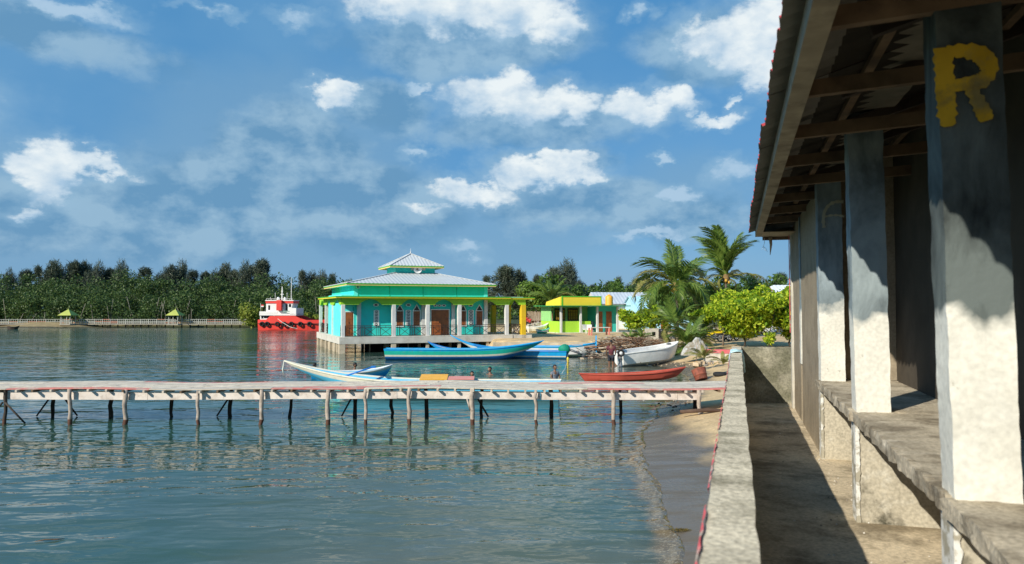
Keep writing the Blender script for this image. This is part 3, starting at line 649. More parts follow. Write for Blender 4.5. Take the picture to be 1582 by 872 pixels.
for i, px in enumerate(bp_):
    x = jx(px, 22.3); log(x, 1.45, dz - .07, .050 + .010 * (i % 2) + (.03 if px > 1000 else 0), drk, random.Random(px).uniform(-.05, .05), seed=50 + i)
def brace(px, dep, dx, y): x = jx(px, dep); MB().tube([(x, y, .62), (x + dx, y + .05, .02)], [.03, .026], 6).build('brace', drk, jetty)
brace(12, JD, .55, .0); brace(8, JD, -.5, .0); brace(82, 22.3, -.45, 1.45); brace(99, 22.3, .42, 1.5); brace(357, 22.3, -.4, 1.45); brace(546, 22.3, -.33, 1.4); brace(737, 22.3, .35, 1.3)
MB().tube([(jx(722), -.05, .72), (jx(727), -.04, .42)], [.022, .03], 6).build('branch_stub', lgt, jetty)
# ================================================================ BOATS
def paint(name, c, rough=.45, w=.5, dirt=(.30, .27, .22)): return M(name, c, rough, .08, 4, .002, [(dirt, 5, .58, .76, w)], spec=.4, sbump=8)
SKY_B = paint('sky_blue_paint', (.11, .50, .74), .45, .3); DEEP_B = paint('deep_blue_paint', (.015, .19, .58)); TURQ = paint('turquoise_paint', (.02, .48, .36))
BRT_B = paint('bright_blue_paint', (.01, .38, .78)); CREAM = paint('cream_paint', (.76, .72, .58)); WHT = paint('white_boat_paint', (.90, .89, .85), .4, .2)
REDB = paint('red_boat_paint', (.55, .095, .06), .6, .4, (.30, .05, .03)); ORNG = paint('orange_paint', (.85, .42, .04)); PINK = paint('pink_paint', (.75, .28, .22)); INB = paint('boat_inside', (.30, .42, .42))
def boat(name, label, stern, bow, B, H, bands, rb=.3, rs=.1, rake=.8, rake_s=.1, ws=.65, p=2.2, z0=-.18, inside=None, rim=None, thw=3, roll=0, keel=.0, heel=None, nst=26):
    """stern, bow: points on the water; bands: [(upper fraction of the side, material)] from the keel up"""
    st, bw = Vector(stern), Vector(bow); dv = bw - st; L = dv.length; rz = math.atan2(dv.y, dv.x)
    pitch = -math.atan2(dv.z, math.hypot(dv.x, dv.y))
    t = thing(name, label, 'boat', (st.x, st.y, st.z + z0), 0, rot=(roll, pitch, rz))
    def sm(x): x = max(0, min(1, x)); return x * x * (3 - 2 * x)
    fr = [0] + [b for b, _ in bands]; rows = []
    for a, b in zip(fr, fr[1:]):
        for q in range(2): rows.append(a + (b - a) * q / 2)
    rows.append(1.0); NR = len(rows)
    def pt(i, v, side, off=0.):
        u = i / nst
        w = B / 2 * (ws + (1 - ws) * sm(u / .42)) if u < .42 else B / 2 * max(0., 1 - ((u - .42) / .58) ** p)
        w = max(w - off, .001)
        zs = H + rb * max(0, (u - .45) / .55) ** 2.4 + rs * max(0, (.4 - u) / .4) ** 1.6
        zk = keel + max(0, (u - .72) / .28) ** 2 * .25 * zs + off
        yy = w * (min(1, (v / .28)) ** .8 * .72 + .28 * max(0, (v - .28) / .72)) if v < .28 else w * (.72 + .28 * ((v - .28) / .72) ** .8)
        x = u * L - rake * (1 - v) ** 1.2 * sm((u - .62) / .38) + rake_s * (v - 1) * -1 * sm((.25 - u) / .25)
        return (x, side * yy, zk + (zs - zk) * v)
    v, f, mi = [], [], []
    def idx(i, r, s): return ((i * NR + r) * 2 + s)
    for i in range(nst + 1):
        for r in range(NR):
            for s in (0, 1): v.append(pt(i, rows[r], 1 if s else -1))
    for i in range(nst):
        for r in range(NR - 1):
            for s in (0, 1): f.append((idx(i, r, s), idx(i + 1, r, s), idx(i + 1, r + 1, s), idx(i, r + 1, s))); mi.append(min(r // 2, len(bands) - 1))
        f.append((idx(i, 0, 0), idx(i + 1, 0, 0), idx(i + 1, 0, 1), idx(i, 0, 1))); mi.append(0)
    for r in range(NR - 1): f.append((idx(0, r, 0), idx(0, r + 1, 0), idx(0, r + 1, 1), idx(0, r, 1))); mi.append(min(r // 2, len(bands) - 1))
    k = len(v); n_in = len(bands)
    for i in range(nst + 1):
        for r in range(NR):
            for s in (0, 1): v.append(pt(i, max(rows[r], .12), 1 if s else -1, .035))
    for i in range(nst):
        for r in range(NR - 1):
            for s in (0, 1): f.append(tuple(k + q for q in (idx(i, r, s), idx(i, r + 1, s), idx(i + 1, r + 1, s), idx(i + 1, r, s)))); mi.append(n_in)
        f.append(tuple(k + q for q in (idx(i, 0, 0), idx(i, 0, 1), idx(i + 1, 0, 1), idx(i + 1, 0, 0)))); mi.append(n_in)
    for r in range(NR - 1): f.append(tuple(k + q for q in (idx(0, r, 0), idx(0, r, 1), idx(0, r + 1, 1), idx(0, r + 1, 0)))); mi.append(n_in)
    m = MB(); m.v = v; m.f = [list(q) for q in f]; m.m = mi; m.sm = [True] * len(f)
    me = bpy.data.meshes.new('hull'); me.from_pydata(m.v, [], m.f); me.polygons.foreach_set('material_index', mi)
    me.polygons.foreach_set('use_smooth', [True] * len(f)); me.update()
    hull = link_mesh('hull', me, [b for _, b in bands] + [inside or INB], t)
    es = hull.modifiers.new('edge', 'EDGE_SPLIT'); es.split_angle = R(38)
    # gunwale
    g = MB(); w_ = .055
    for s in (-1, 1):
        vs = []
        for i in range(nst + 1):
            a = Vector(pt(i, 1, s)); b = Vector(pt(i, 1, s, .05)); o_ = Vector((0, s * .02, 0))
            vs += [a + o_ + Vector((0, 0, -.03)), a + o_ + Vector((0, 0, .022)), Vector((b.x, b.y, a.z + .022)), Vector((b.x, b.y, a.z - .03))]
        g.add(vs, [(i * 4 + j, i * 4 + (j + 1) % 4, i * 4 + 4 + (j + 1) % 4, i * 4 + 4 + j) for i in range(nst) for j in range(4)])
    g.build('gunwale', rim or bands[-1][1], t)
    for q in range(thw):
        u = .12 + .62 * q / max(1, thw - 1); i = int(u * nst); a = Vector(pt(i, .82, 1, .03)); hw = a.y
        MB().box(a.x - .11, a.x + .11, -hw, hw, a.z - .02, a.z + .012).build('thwart', inside or INB, t)
    return t, pt, L
def W(px, dep, z=0.): return DZ(px, dep, z)
# long sky-blue boat lying right behind the jetty
bt, pt, L = boat('long_boat', 'long sky blue boat with cream rim right behind the jetty, bow raised at left', W(866, 26.3), W(440, 27.6), 1.25, .80, [(.5, SKY_B), (.80, SKY_B), (1, CREAM)], rb=.68, rs=.05, rake=2.4, ws=.8, p=2.6, z0=-.16, rim=CREAM, inside=SKY_B, thw=4)
MB().tube([pt(26, 1, 1), (L + .05, 0, 1.15), (L + .0, .02, .9)], [.02, .03, .012], 6).build('bow_rope', M('pale_rope', (.6, .62, .55), .9), bt)
def board(label, px, dep, z, sx, sy, tilt, mat, cat='board'):
    p = W(px, dep, z); o = MB().box(-sx / 2, sx / 2, -sy / 2, sy / 2, 0, .03).build('board', mat, None, loc=p, rot=(tilt, 0, YAW + .03)); setp(o, label=label, category=cat); return o
board('orange painted board laid across the rim of the long sky blue boat', 671, 27.0, .74, 1.0, .85, .14, ORNG)
board('pink painted board lying right of the orange board on the long boat', 713, 26.9, .72, .95, .7, .06, PINK)
oar = MB().tube([(-.5, 0, 0), (.55, 0, .34)], .03, 6); oar.box(.45, .62, -.15, .15, .30, .36)
oar = oar.build('paddle', DEEP_B, None, loc=W(555, 27.2, .78), rot=(0, 0, YAW + .1)); setp(oar, label='blue paddle sticking out over the side of the long sky blue boat', category='paddle')
# small boat behind it
boat('small_boat', 'small light blue boat with white rim and square bow, half hidden behind the long boat', W(480, 34.2), W(607, 35.2), 1.1, .48, [(.62, BRT_B), (.8, SKY_B), (1, CREAM)], rb=.28, rs=.1, rake=.35, ws=.5, rim=WHT, p=3, thw=2, inside=SKY_B)
# turquoise longboat in front of the mosque
boat('long_boat', 'long blue and turquoise boat with white stripe moored before the mosque, bow rightward', W(595, 46.6), W(840, 47.2), 1.5, .80, [(.42, DEEP_B), (.56, CREAM), (.86, TURQ), (1, BRT_B)], rb=.52, rs=.04, rake=1.9, ws=.85, p=2.4, z0=-.12, rim=BRT_B, thw=4)
boat('long_boat', 'cream boat with bright blue rim, its tall pointed bow against the mosque platform', W(842, 50.2), W(696, 50.6), 1.4, .72, [(.6, CREAM), (.90, CREAM), (1, BRT_B)], rb=.86, rs=.04, rake=2.2, ws=.8, p=2.3, z0=-.14, rim=BRT_B, thw=3)
boat('small_boat', 'small deep blue boat whose low pointed bow shows under the mosque platform', W(760, 49.4), W(661, 50.8), 1.1, .60, [(.5, DEEP_B), (.8, BRT_B), (1, BRT_B)], rb=.52, rs=.0, rake=1.2, ws=.7, z0=-.14, rim=DEEP_B, thw=2)
# blue boat with covered engine
bt, pt, L = boat('motor_boat', 'bright blue boat with white stripe and square stern, moored beyond the turquoise bow', W(877, 47.8), W(730, 49.2), 1.4, .62, [(.40, BRT_B), (.52, CREAM), (1, BRT_B)], rb=.4, rs=.02, rake=1.4, ws=.9, z0=-.14, rim=DEEP_B, thw=3)
cov = paint('green_cover', (.0, .26, .16), .7); em = MB(); v = []; cz = [(-.1, .22), (.08, .33), (.26, .30), (.38, .20), (.44, .03)]
for (z, r) in cz:
    for k in range(12):
        a = math.pi * k / 6; v.append((r * math.cos(a) * (1.2 + .12 * math.sin(3 * a + z * 9)), r * math.sin(a) * .8, z + .04 * math.sin(2 * a)))
em.add(v, [(i * 12 + k, i * 12 + (k + 1) % 12, i * 12 + 12 + (k + 1) % 12, i * 12 + 12 + k) for i in range(4) for k in range(12)] + [tuple(range(48, 60))], 0, True)
e = thing('outboard_engine', 'outboard engine under a bright green cloth on the stern of the blue boat', 'engine', W(872, 47.8, .48), YAW + math.pi)
em.build('cover', cov, e); MB().tube([(-.3, 0, .12), (-.8, 0, -.08), (-1.15, 0, -.22)], [.09, .07, .05], 8).build('shaft', M('engine_metal', (.10, .11, .12), .4), e)
MB().box(-1.3, -1.12, -.03, .03, -.34, -.14).build('propeller', M('engine_metal', (.10, .11, .12), .4), e)
bt, pt, L = boat('white_boat', 'white wooden boat with blue rim and tall blue stem post by the retaining wall', W(790, 50.4), W(921, 49.6), 1.5, .80, [(.7, WHT), (.88, WHT), (1, SKY_B)], rb=.28, rs=.0, rake=.12, ws=.8, p=4.5, z0=-.12, rim=BRT_B, thw=3)
MB().box(L - .06, L + .03, -.05, .05, .0, 1.55).build('stem_post', BRT_B, bt)
MB().add([(L - 3.2, -.70, .70), (L - .9, -.60, .93), (L - .9, -.60, .98), (L - 2.0, -.69, .86)], [(0, 1, 2, 3)]).build('stripe', ORNG, bt)
# mooring rope with yellow float
p1 = W(877, 47.5, .25); p2 = W(868, 27.5, .85)
rp = MB().tube([p1, p1.lerp(p2, .25) + Vector((0, 0, -.28)), p1.lerp(p2, .6) + Vector((0, 0, -.25)), p2], .012, 4).build('mooring_rope', M('pale_rope', (.6, .62, .55), .9)); setp(rp, label='thin mooring rope running from the blue stern towards the jetty', category='rope')
fl = MB().lathe([(.01, -.2), (.06, -.17), (.07, 0), (.06, .15), (.02, .2)], 10).build('float', M('yellow_plastic', (.85, .62, .03), .4), loc=W(877, 44.6, .12)); setp(fl, label='small yellow float hanging on the mooring rope', category='float')
# white dinghy drawn up on the sand
pa, pb = W(955, 41.6, -.10), W(1049, 43.0, .22)
bt, pt, L = boat('white_dinghy', 'plain white dinghy pulled half onto the beach, outboard motor at its stern', pa, pb, 1.55, .95, [(.6, WHT), (.85, WHT), (1, WHT)], rb=.22, rs=-.05, rake=.35, ws=.85, p=3.6, z0=-.05, rim=WHT, inside=M('dinghy_inside', (.6, .6, .58), .6), thw=2, roll=R(2))
MB().box(L - .75, L - .55, -.12, .1, 1.05, 1.13).build('cleat', M('engine_metal', (.10, .11, .12), .4), bt)
pe = W(958, 41.2, .62)
e = thing('outboard_motor', 'grey outboard motor with red band on the stern of the white dinghy', 'engine', pe, YAW)
MB().lathe([(.02, -.2), (.13, -.18), (.15, 0), (.13, .17), (.03, .22)], 10).build('cowling', M('grey_plastic', (.25, .27, .30), .4), e)
MB().lathe([(.152, -.04), (.155, .04)], 10).build('band', M('red_plastic', (.6, .04, .04), .4), e); MB().box(-.08, .04, -.05, .05, -.75, -.18).build('leg', M('grey_plastic', (.25, .27, .30), .4), e)
MB().box(-.16, .06, -.1, .1, -.56, -.53).build('plate', M('grey_plastic', (.25, .27, .30), .4), e)
wt = thing('spare_wheel', 'small black wheel with white hub leaning at the dinghy stern', 'wheel', W(959, 40.6, .80), YAW); wt.scale = (.82, .82, .82)
MB().torus((0, 0, 0), .19, .065, 'Y', 22, 8).build('tyre', M('rubber', (.018, .018, .019), .8), wt); MB().lathe([(.0, -.03), (.10, -.03), (.12, .0), (.10, .03), (0, .03)], 16, axis='Y').build('hub', M('hub_white', (.75, .75, .72), .4), wt)
# red canoe and rusty drum beyond the jetty
boat('canoe', 'worn red wooden canoe drawn up by the beach behind the jetty', W(895, 32.6, -.02), W(1059, 33.2, .10), .85, .36, [(.6, REDB), (.85, REDB), (1, REDB)], rb=.20, rs=.08, rake=.45, rake_s=.3, ws=.25, p=2.4, z0=-.03, rim=REDB, inside=paint('canoe_inside', (.45, .16, .10), .7), thw=3)
dr = thing('drum', 'rusty red cut drum tilted on the sand right of the red canoe', 'drum', W(1083, 32.2, ground_z(*W(1083, 32.2)[:2]) + .02), 0, rot=(R(-22), R(-12), YAW)); dr.scale = (.74, .74, .74)
rust = M('rusty_drum', (.26, .075, .045), .8, .3, 5, .003, ((.10, .05, .035), 6, .5, .66, .7))
MB().lathe([(0, .0), (.36, .0), (.37, .02), (.38, .26), (.40, .27), (.40, .30), (.39, .32), (.43, .62), (.44, .66), (.41, .66), (.38, .30), (.34, .05), (0, .05)], 22).build('shell', rust, dr)
MB().lathe([(0, .0), (.405, .0), (.405, .02), (0, .02)], 22, c=(0, 0, .60)).build('lid', M('pale_lid', (.62, .56, .46), .8, stain=((.3, .2, .13), 4, .5, .7, .6)), dr)
# drifting stick and weed
sk = MB().tube([(0, 0, 0), (.12, .01, .012), (.26, -.005, .006), (.36, .01, 0)], [.004, .009, .009, .003], 5).build('stick', wood, loc=G(54, 837, .012), rot=(0, 0, YAW + .35)); setp(sk, label='thin brown stick floating on the water in the near left corner', category='stick')
rr = random.Random(4); wv_, wf = [], []
for i in range(260):
    a = rr.uniform(0, 6.3); r = rr.uniform(0, 1) ** .7; c = Vector((r * .17 * math.cos(a), r * .075 * math.sin(a), .012 + .028 * (1 - r) * rr.random()))
    d1 = Vector((rr.uniform(-1, 1), rr.uniform(-1, 1), rr.uniform(-.3, .5))).normalized() * .022; d2 = Vector((rr.uniform(-1, 1), rr.uniform(-1, 1), rr.uniform(-.3, .6))).normalized() * .012
    k = len(wv_); wv_ += [c - d1, c + d2, c + d1]; wf.append((k, k + 1, k + 2))
g0 = G(1050, 823, 0); o = soup('seaweed', [tuple(q) for q in wv_], wf, leafmat('weed', [(.12, .09, .02), (.22, .17, .05), (.06, .05, .02)]), loc=(g0.x, g0.y, ground_z(g0.x, g0.y) + .005), rot=(0, 0, YAW)); setp(o, label='clump of brown seaweed on the wet sand by the wall', category='seaweed')
# ================================================================ PEOPLE
SKIN = M('skin', (.20, .105, .065), .55, .1, 9); HAIR = M('hair', (.012, .010, .010), .6, .2, 30, .002); EYE = M('eye_white', (.7, .68, .64), .3); LIP = M('lips', (.22, .07, .055), .5)
def skin_mesh(name, verts, edges, radii, mat, parent, root=0, lv=1):
    me = bpy.data.meshes.new(name); me.from_pydata(verts, edges, []); o = bpy.data.objects.new(name, me); C.objects.link(o)
    o.modifiers.new('skin', 'SKIN')
    if not me.skin_vertices: me.skin_vertices.new()
    for i, r in enumerate(radii):
        s = me.skin_vertices[0].data[i]; s.radius = r if isinstance(r, tuple) else (r, r); s.use_root = (i == root)
    sb = o.modifiers.new('sub', 'SUBSURF'); sb.levels = lv; sb.render_levels = lv
    dg = bpy.context.evaluated_depsgraph_get(); new = bpy.data.meshes.new_from_object(o.evaluated_get(dg)); new.name = name
    bpy.data.objects.remove(o); new.polygons.foreach_set('use_smooth', [True] * len(new.polygons)); new.materials.clear()
    return link_mesh(name, new, mat, parent)
def head(parent, c, s=1., yaw=0., pitch=0.):
    """ovoid head with brow, nose, lips, chin, ears and close hair; faces -y before yaw"""
    bm = bmesh.new(); bmesh.ops.create_icosphere(bm, subdivisions=3, radius=1)
    for v in bm.verts:
        x, y, z = v.co; w = .074 * (1 - .22 * max(0, -z)); y2 = y * (.094 if y > 0 else .088); z2 = z * .115
        if z < -.35 and y < 0: y2 -= .012 * (-z - .35)
        n_ = math.exp(-(x / .16) ** 2 - ((z + .12) / .20) ** 2); y2 -= .020 * n_ * (y < 0)
        e_ = math.exp(-((abs(x) - .38) / .17) ** 2 - ((z - .08) / .13) ** 2); y2 += .010 * e_ * (y < 0)
        l_ = math.exp(-(x / .28) ** 2 - ((z + .46) / .08) ** 2); y2 -= .006 * l_ * (y < 0)
        v.co = Vector((x * w, y2, z2))
    me = bpy.data.meshes.new('head'); bm.to_mesh(me); bm.free(); me.polygons.foreach_set('use_smooth', [True] * len(me.polygons))
    rot = (pitch, 0, yaw); h = link_mesh('head', me, SKIN, parent, c, rot); h.scale = (s, s, s)
    m = MB()
    for sx in (-1, 1): m.lathe([(.0, -.012), (.018, -.008), (.022, 0), (.014, .008), (0, .01)], 8, c=(sx * .078, .006, -.006), axis='X')
    m.build('ears', SKIN, h)
    m = MB()
    for sx in (-1, 1): m.lathe([(0, -.006), (.009, -.003), (.011, .003)], 8, c=(sx * .029, -.082, .010), axis='Y')
    m.build('eyes', EYE, h); MB().box(-.02, .02, -.0965, -.088, -.056, -.050).build('mouth', LIP, h)
    bm = bmesh.new(); bmesh.ops.create_icosphere(bm, subdivisions=3, radius=1)
    for v in bm.verts:
        x, y, z = v.co; v.co = Vector((x * .082, y * .100 + .010, z * .112 + .018)) * (1 + .02 * mnoise.noise(v.co * 9))
    bmesh.ops.delete(bm, geom=[v for v in bm.verts if v.co.z < .045 - .9 * max(0, v.co.y) or (v.co.y < -.03 and v.co.z < .062)], context='VERTS')
    me = bpy.data.meshes.new('hair'); bm.to_mesh(me); bm.free(); me.polygons.foreach_set('use_smooth', [True] * len(me.polygons)); link_mesh('hair', me, HAIR, h); return h
def person(label, loc, rz, J, s=1., shirt=None, shorts=None, yaw=0., sleeves=True, hpitch=0.):
    """J overrides joints of a standing figure 1.65 m tall that faces -y"""
    t = thing('person', label, 'person', loc, rz); t.scale = (s, s, s)
    P = dict(pel=(0, 0, .88), wst=(0, 0, 1.05), chs=(0, 0, 1.25), nck=(0, .01, 1.42), hed=(0, -.01, 1.50),
             shL=(-.17, .01, 1.34), elL=(-.23, .02, 1.08), wrL=(-.24, -.05, .85), shR=(.17, .01, 1.34), elR=(.23, .02, 1.08), wrR=(.24, -.05, .85),
             hpL=(-.09, 0, .84), knL=(-.10, -.01, .46), anL=(-.10, .01, .08), toL=(-.11, -.14, .03), hpR=(.09, 0, .84), knR=(.10, -.01, .46), anR=(.10, .01, .08), toR=(.11, -.14, .03))
    P.update(J); P = {k: Vector(v) for k, v in P.items()}
    names, edges, rad = [], [], []
    def add(n, r): names.append(n); rad.append(r); return len(names) - 1
    rr = dict(pel=(.125, .10), wst=(.115, .085), chs=(.15, .10), nck=(.055, .055), hed=(.05, .05), sh=(.062, .06), el=(.042, .042), wr=(.028, .026), hp=(.088, .088), kn=(.058, .058), an=(.038, .038), to=(.032, .024))
    ix = {n: add(n, rr.get(n, rr.get(n[:2]))) for n in P}
    verts = [P[n] for n in names]
    def E(a, b): edges.append((ix[a], ix[b]))
    for a, b in (('pel', 'wst'), ('wst', 'chs'), ('chs', 'nck'), ('nck', 'hed'), ('chs', 'shL'), ('shL', 'elL'), ('elL', 'wrL'), ('chs', 'shR'), ('shR', 'elR'), ('elR', 'wrR'),
                 ('pel', 'hpL'), ('hpL', 'knL'), ('knL', 'anL'), ('anL', 'toL'), ('pel', 'hpR'), ('hpR', 'knR'), ('knR', 'anR'), ('anR', 'toR')): E(a, b)
    # hands: palm, four fingers and a thumb
    for S_, sx in (('L', -1), ('R', 1)):
        w, e = P['wr' + S_], P['el' + S_]; d = (w - e).normalized(); side = Vector((0, -1, 0)) if abs(d.y) < .8 else Vector((sx, 0, 0)); side = (side - d * side.dot(d)).normalized()
        pm_ = len(verts); verts.append(w + d * .05); rad.append((.034, .018)); edges.append((ix['wr' + S_], pm_))
        for q in range(4):
            a = len(verts); o_ = side * (.027 - .018 * q); ln = (.062, .070, .066, .052)[q]; curl = side.cross(d).normalized() * .012
            verts.append(w + d * .085 + o_); rad.append((.009, .009)); edges.append((pm_, a))
            verts.append(w + d * (.085 + ln * .6) + o_ + curl); rad.append((.008, .008)); edges.append((a, a + 1))
            verts.append(w + d * (.085 + ln * .9) + o_ + curl * 2.2); rad.append((.0065, .0065)); edges.append((a + 1, a + 2))
        a = len(verts); verts.append(w + d * .045 + side * .040); rad.append((.010, .010)); edges.append((pm_, a)); verts.append(w + d * .08 + side * .052); rad.append((.008, .008)); edges.append((a, a + 1))
    skin_mesh('body', verts, edges, rad, SKIN, t)
    hd = head(t, P['hed'] + Vector((0, -.005, .085)), 1., yaw, hpitch)
    def garment(nm, chain, r, mat):
        vs = [P[a] if isinstance(a, str) else Vector(a) for a in chain[0]]; skin_mesh(nm, vs, chain[1], r, mat, t)
    if shirt:
        mL, mR = P['shL'].lerp(P['elL'], .62), P['shR'].lerp(P['elR'], .62); lo = P['pel'] + Vector((0, 0, -.01))
        garment('shirt', ([lo, 'wst', 'chs', P['nck'] + Vector((0, 0, -.05)), 'shL', mL, 'shR', mR], [(0, 1), (1, 2), (2, 3), (2, 4), (4, 5), (2, 6), (6, 7)]),
                [(.150, .122), (.145, .112), (.168, .120), (.075, .07), (.080, .078), (.070, .070), (.080, .078), (.070, .070)], shirt)
    if shorts:
        kL, kR = P['hpL'].lerp(P['knL'], .72), P['hpR'].lerp(P['knR'], .72)
        garment('shorts', (['pel', 'hpL', kL, 'hpR', kR], [(0, 1), (1, 2), (0, 3), (3, 4)]), [(.145, .118), (.105, .105), (.09, .09), (.105, .105), (.09, .09)], shorts)
    return t
maroon = M('maroon_shirt', (.12, .03, .04), .85, .2, 8, .004, sbump=14); dshort = M('dark_shorts', (.025, .028, .04), .85, .2, 8)
greyshirt = M('grey_shirt', (.16, .18, .22), .85, .25, 7, .004, ((.62, .66, .7), 6, .60, .66, .9), sbump=14)
pm0 = W(944, 40.9, -.32)
person('man in a maroon shirt and dark shorts wading knee deep beside the white dinghy', pm0, YAW + math.pi - .15,
       dict(hpL=(-.09, 0, .84), knL=(-.09, -.05, .46), anL=(-.08, .04, .08), toL=(-.08, -.1, .03), elL=(-.23, .03, 1.08), wrL=(-.20, -.16, .93), elR=(.25, .0, 1.09), wrR=(.22, -.13, .90)), 1.08, maroon, dshort, hpitch=R(8))
person('person in a dark shirt bent over the outboard motor, mostly behind the wading man', W(951.5, 42.2, -.28), YAW + R(100),
       dict(wst=(0, -.06, 1.03), chs=(0, -.18, 1.16), nck=(0, -.30, 1.25), hed=(0, -.36, 1.29), shL=(-.17, -.24, 1.2), shR=(.17, -.24, 1.2), elL=(-.2, -.36, .98), wrL=(-.12, -.5, .86), elR=(.2, -.36, .98), wrR=(.12, -.5, .86)), .92, M('dark_shirt', (.03, .035, .05), .85), dshort, hpitch=R(15))
sit = dict(elL=(-.24, -.05, 1.12), wrL=(-.1, -.2, 1.02), elR=(.24, -.05, 1.12), wrR=(.1, -.2, 1.02))
person('boy in a grey shirt standing in the shallows just behind the jetty', W(857, 31.5, -.72), YAW + .5, sit, .93, greyshirt, dshort, yaw=.3)
swim = dict(elL=(-.30, -.12, 1.22), wrL=(-.22, -.36, 1.26), elR=(.30, -.12, 1.22), wrR=(.22, -.36, 1.26))
for px, dep, up, yw, lb in ((487, 37.5, .06, 2.6, 'dark haired swimmer furthest left, head above the small boat'), (549, 38.5, .0, 2.0, 'swimmer whose head shows just above the rim of the small boat'),
                            (729.5, 34.2, -.08, .2, 'swimmer with shoulders awash nearest the orange and pink boards'), (757, 36.5, -.06, -.7, 'swimmer in open water right of the one by the jetty')):
    person(lb, W(px, dep, -1.36 * 1.1 + up + .06), YAW + yw, swim, 1.1)
# ================================================================ MOSQUE on piles
cy = M('turquoise_wall_paint', (.04, .68, .60), .78, .05, 2, .002, [((.08, .48, .42), 1.2, .50, .72, .5), ((.20, .42, .34), 4.5, .60, .74, .5)], spec=.3)
cyl_ = M('pale_cyan_wall_paint', (.12, .78, .76), .7, .05, 2, .002, [((.35, .85, .80), 1.6, .52, .72, .5)], spec=.3)
lime = M('lime_paint_beam', (.33, .62, .03), .6, .06, 3, .001); yelw = M('yellow_trim', (.90, .72, .04), .6, .06, 3); grn = M('green_trim', (.10, .48, .04), .6, .06, 3)
gld = M('golden_column_paint', (.72, .48, .02), .65, .08, 3, .001); crm = M('cream_fascia', (.82, .62, .22), .6, .06, 3)
colm = M('grey_white_column', (.66, .65, .62), .75, .08, 3, .002, [((.40, .38, .34), 3, .56, .74, .5)])
plat = M('platform_concrete', (.60, .57, .50), .85, .12, 2, .004, [((.36, .30, .22), 1.6, .52, .72, .6)])
pilem = M('pile_concrete', (.60, .50, .36), .85, .15, 2, .004, [((.30, .20, .10), 2.5, .5, .7, .7)])
zinc = M('zinc_roof', (.54, .565, .57), .5, .05, 1.5, .0, [((.46, .47, .46), 3, .55, .75, .5)], metal=.0, spec=.5)
dorm = M('varnished_door', (.34, .105, .03), .45, .25, 3, .001, [((.14, .04, .015), 4, .5, .7, .6)], sbump=20)
trimw = M('white_trim', (.80, .80, .76), .6, .04, 4); darkg = M('dark_glass', (.012, .012, .014), .15, .1, 2); iron = M('iron_railing', (.045, .028, .022), .6, .2, 8)
def S(px, t, extra=0.):        # position along a front at pixel column px, t metres behind the front line
    u = (px - CX) / F; return ((53.3 + .927 * t) * u + 12.31 + .375 * t) / (.927 - .375 * u)
def SX(px, s0): # t on a side line x=s0
    u = (px - CX) / F; return (-12.31 + .927 * s0 - u * (53.3 + .375 * s0)) / (.927 * u + .375)
mq = thing('mosque', 'turquoise mosque with grey tiered zinc roof and lime arches, standing on piles over the water', 'mosque', MO, MROT)
FL = 1.18
MB().box(-.3, 13.25, -.25, 12.6, 1.10, FL).box(-.3, 13.25, -.25, .02, .66, 1.10).box(-.3, -.02, .02, 12.6, .66, 1.10).box(12.98, 13.25, .02, 12.6, .60, 1.10).box(-.02, 12.98, 12.3, 12.6, .6, 1.1).build('platform', plat, mq, .02)
rnd = random.Random(8)
for s in (-.05, 3.73, 6.34, 8.87, 11.2):
    for t in (0, 2.4, 4.8, 7.2, 9.8, 12.3):
        w = .19 if s in (-.05, 3.73) and t < 8 else .12
        if s == -.05: w = .22
        MB().box(s - w - .02, s + w - .02, t - w - .02, t + w - .02, -1.2, 1.099 if t > .1 and s > 0 else .659).build('pile', pilem, mq, .015)
for s in (1.3, 2.4, 4.6, 5.4, 7.1, 7.9, 9.6, 10.4):
    MB().box(s - .05, s + .05, 2.2, 2.3, -1.2, 1.09).build('pile', pilem, mq)
for t in (1.5, 3.6, 6.0): MB().box(-.20, .12, t - .15, t + .15, -1.2, .655).build('pile', pilem, mq, .015)
MB().box(2.2, 12.2, 3.2, 3.3, -1, 1.09).build('under_shade_sheet', M('under_shade_black', (.02, .018, .016), .9, .3, 2), mq)  # black sheet added to stand in for the shade beneath the platform
# walls
MB().box(.92, 11.46, .80, 12.0, FL, 5.10).build('wall', cy, mq)
for a in (3.6, 6.2, 8.9): MB().box(a - .03, a + .03, .78, .798, 4.1, 4.95).build('wall_groove', M('groove_paint', (.015, .42, .34), .7), mq)
for a in (.94, 11.22): MB().box(a - .03, a + .26, .76, .799, 4.15, 5.0).build('corner_pilaster', cyl_, mq)
MB().box(-.02, .915, .92, 7.4, FL, 4.30).build('niche_wall', cyl_, mq, .05)
for s, t in ((1.28, 1.0), (6.2, 1.0), (8.6, 1.0), (11.3, 1.0)):
    MB().box(s - .14, s + .14, .62, .795, FL, 4.0).build('pilaster', colm, mq)
# columns
for s in (0, 3.73, 6.34, 8.87, 12.8):
    w = .145 if s else .13; MB().box(s - w, s + w, -w, w, FL - .52 if s in (0, 3.73) else FL, 3.54).build('column', colm, mq, .012)
for t in (4.6, 8.6, 12.2): MB().box(-.13, .13, t - .13, t + .13, FL, 3.54).build('column', colm, mq, .012)
for s, t in ((14.2, 0), (14.2, 3.2), (14.0, 6.2), (12.8, 6.2), (12.8, 9.4)):
    MB().box(s - .2, s + .2, t - .2, t + .2, .6, 3.54).build('golden_column', gld, mq, .012)
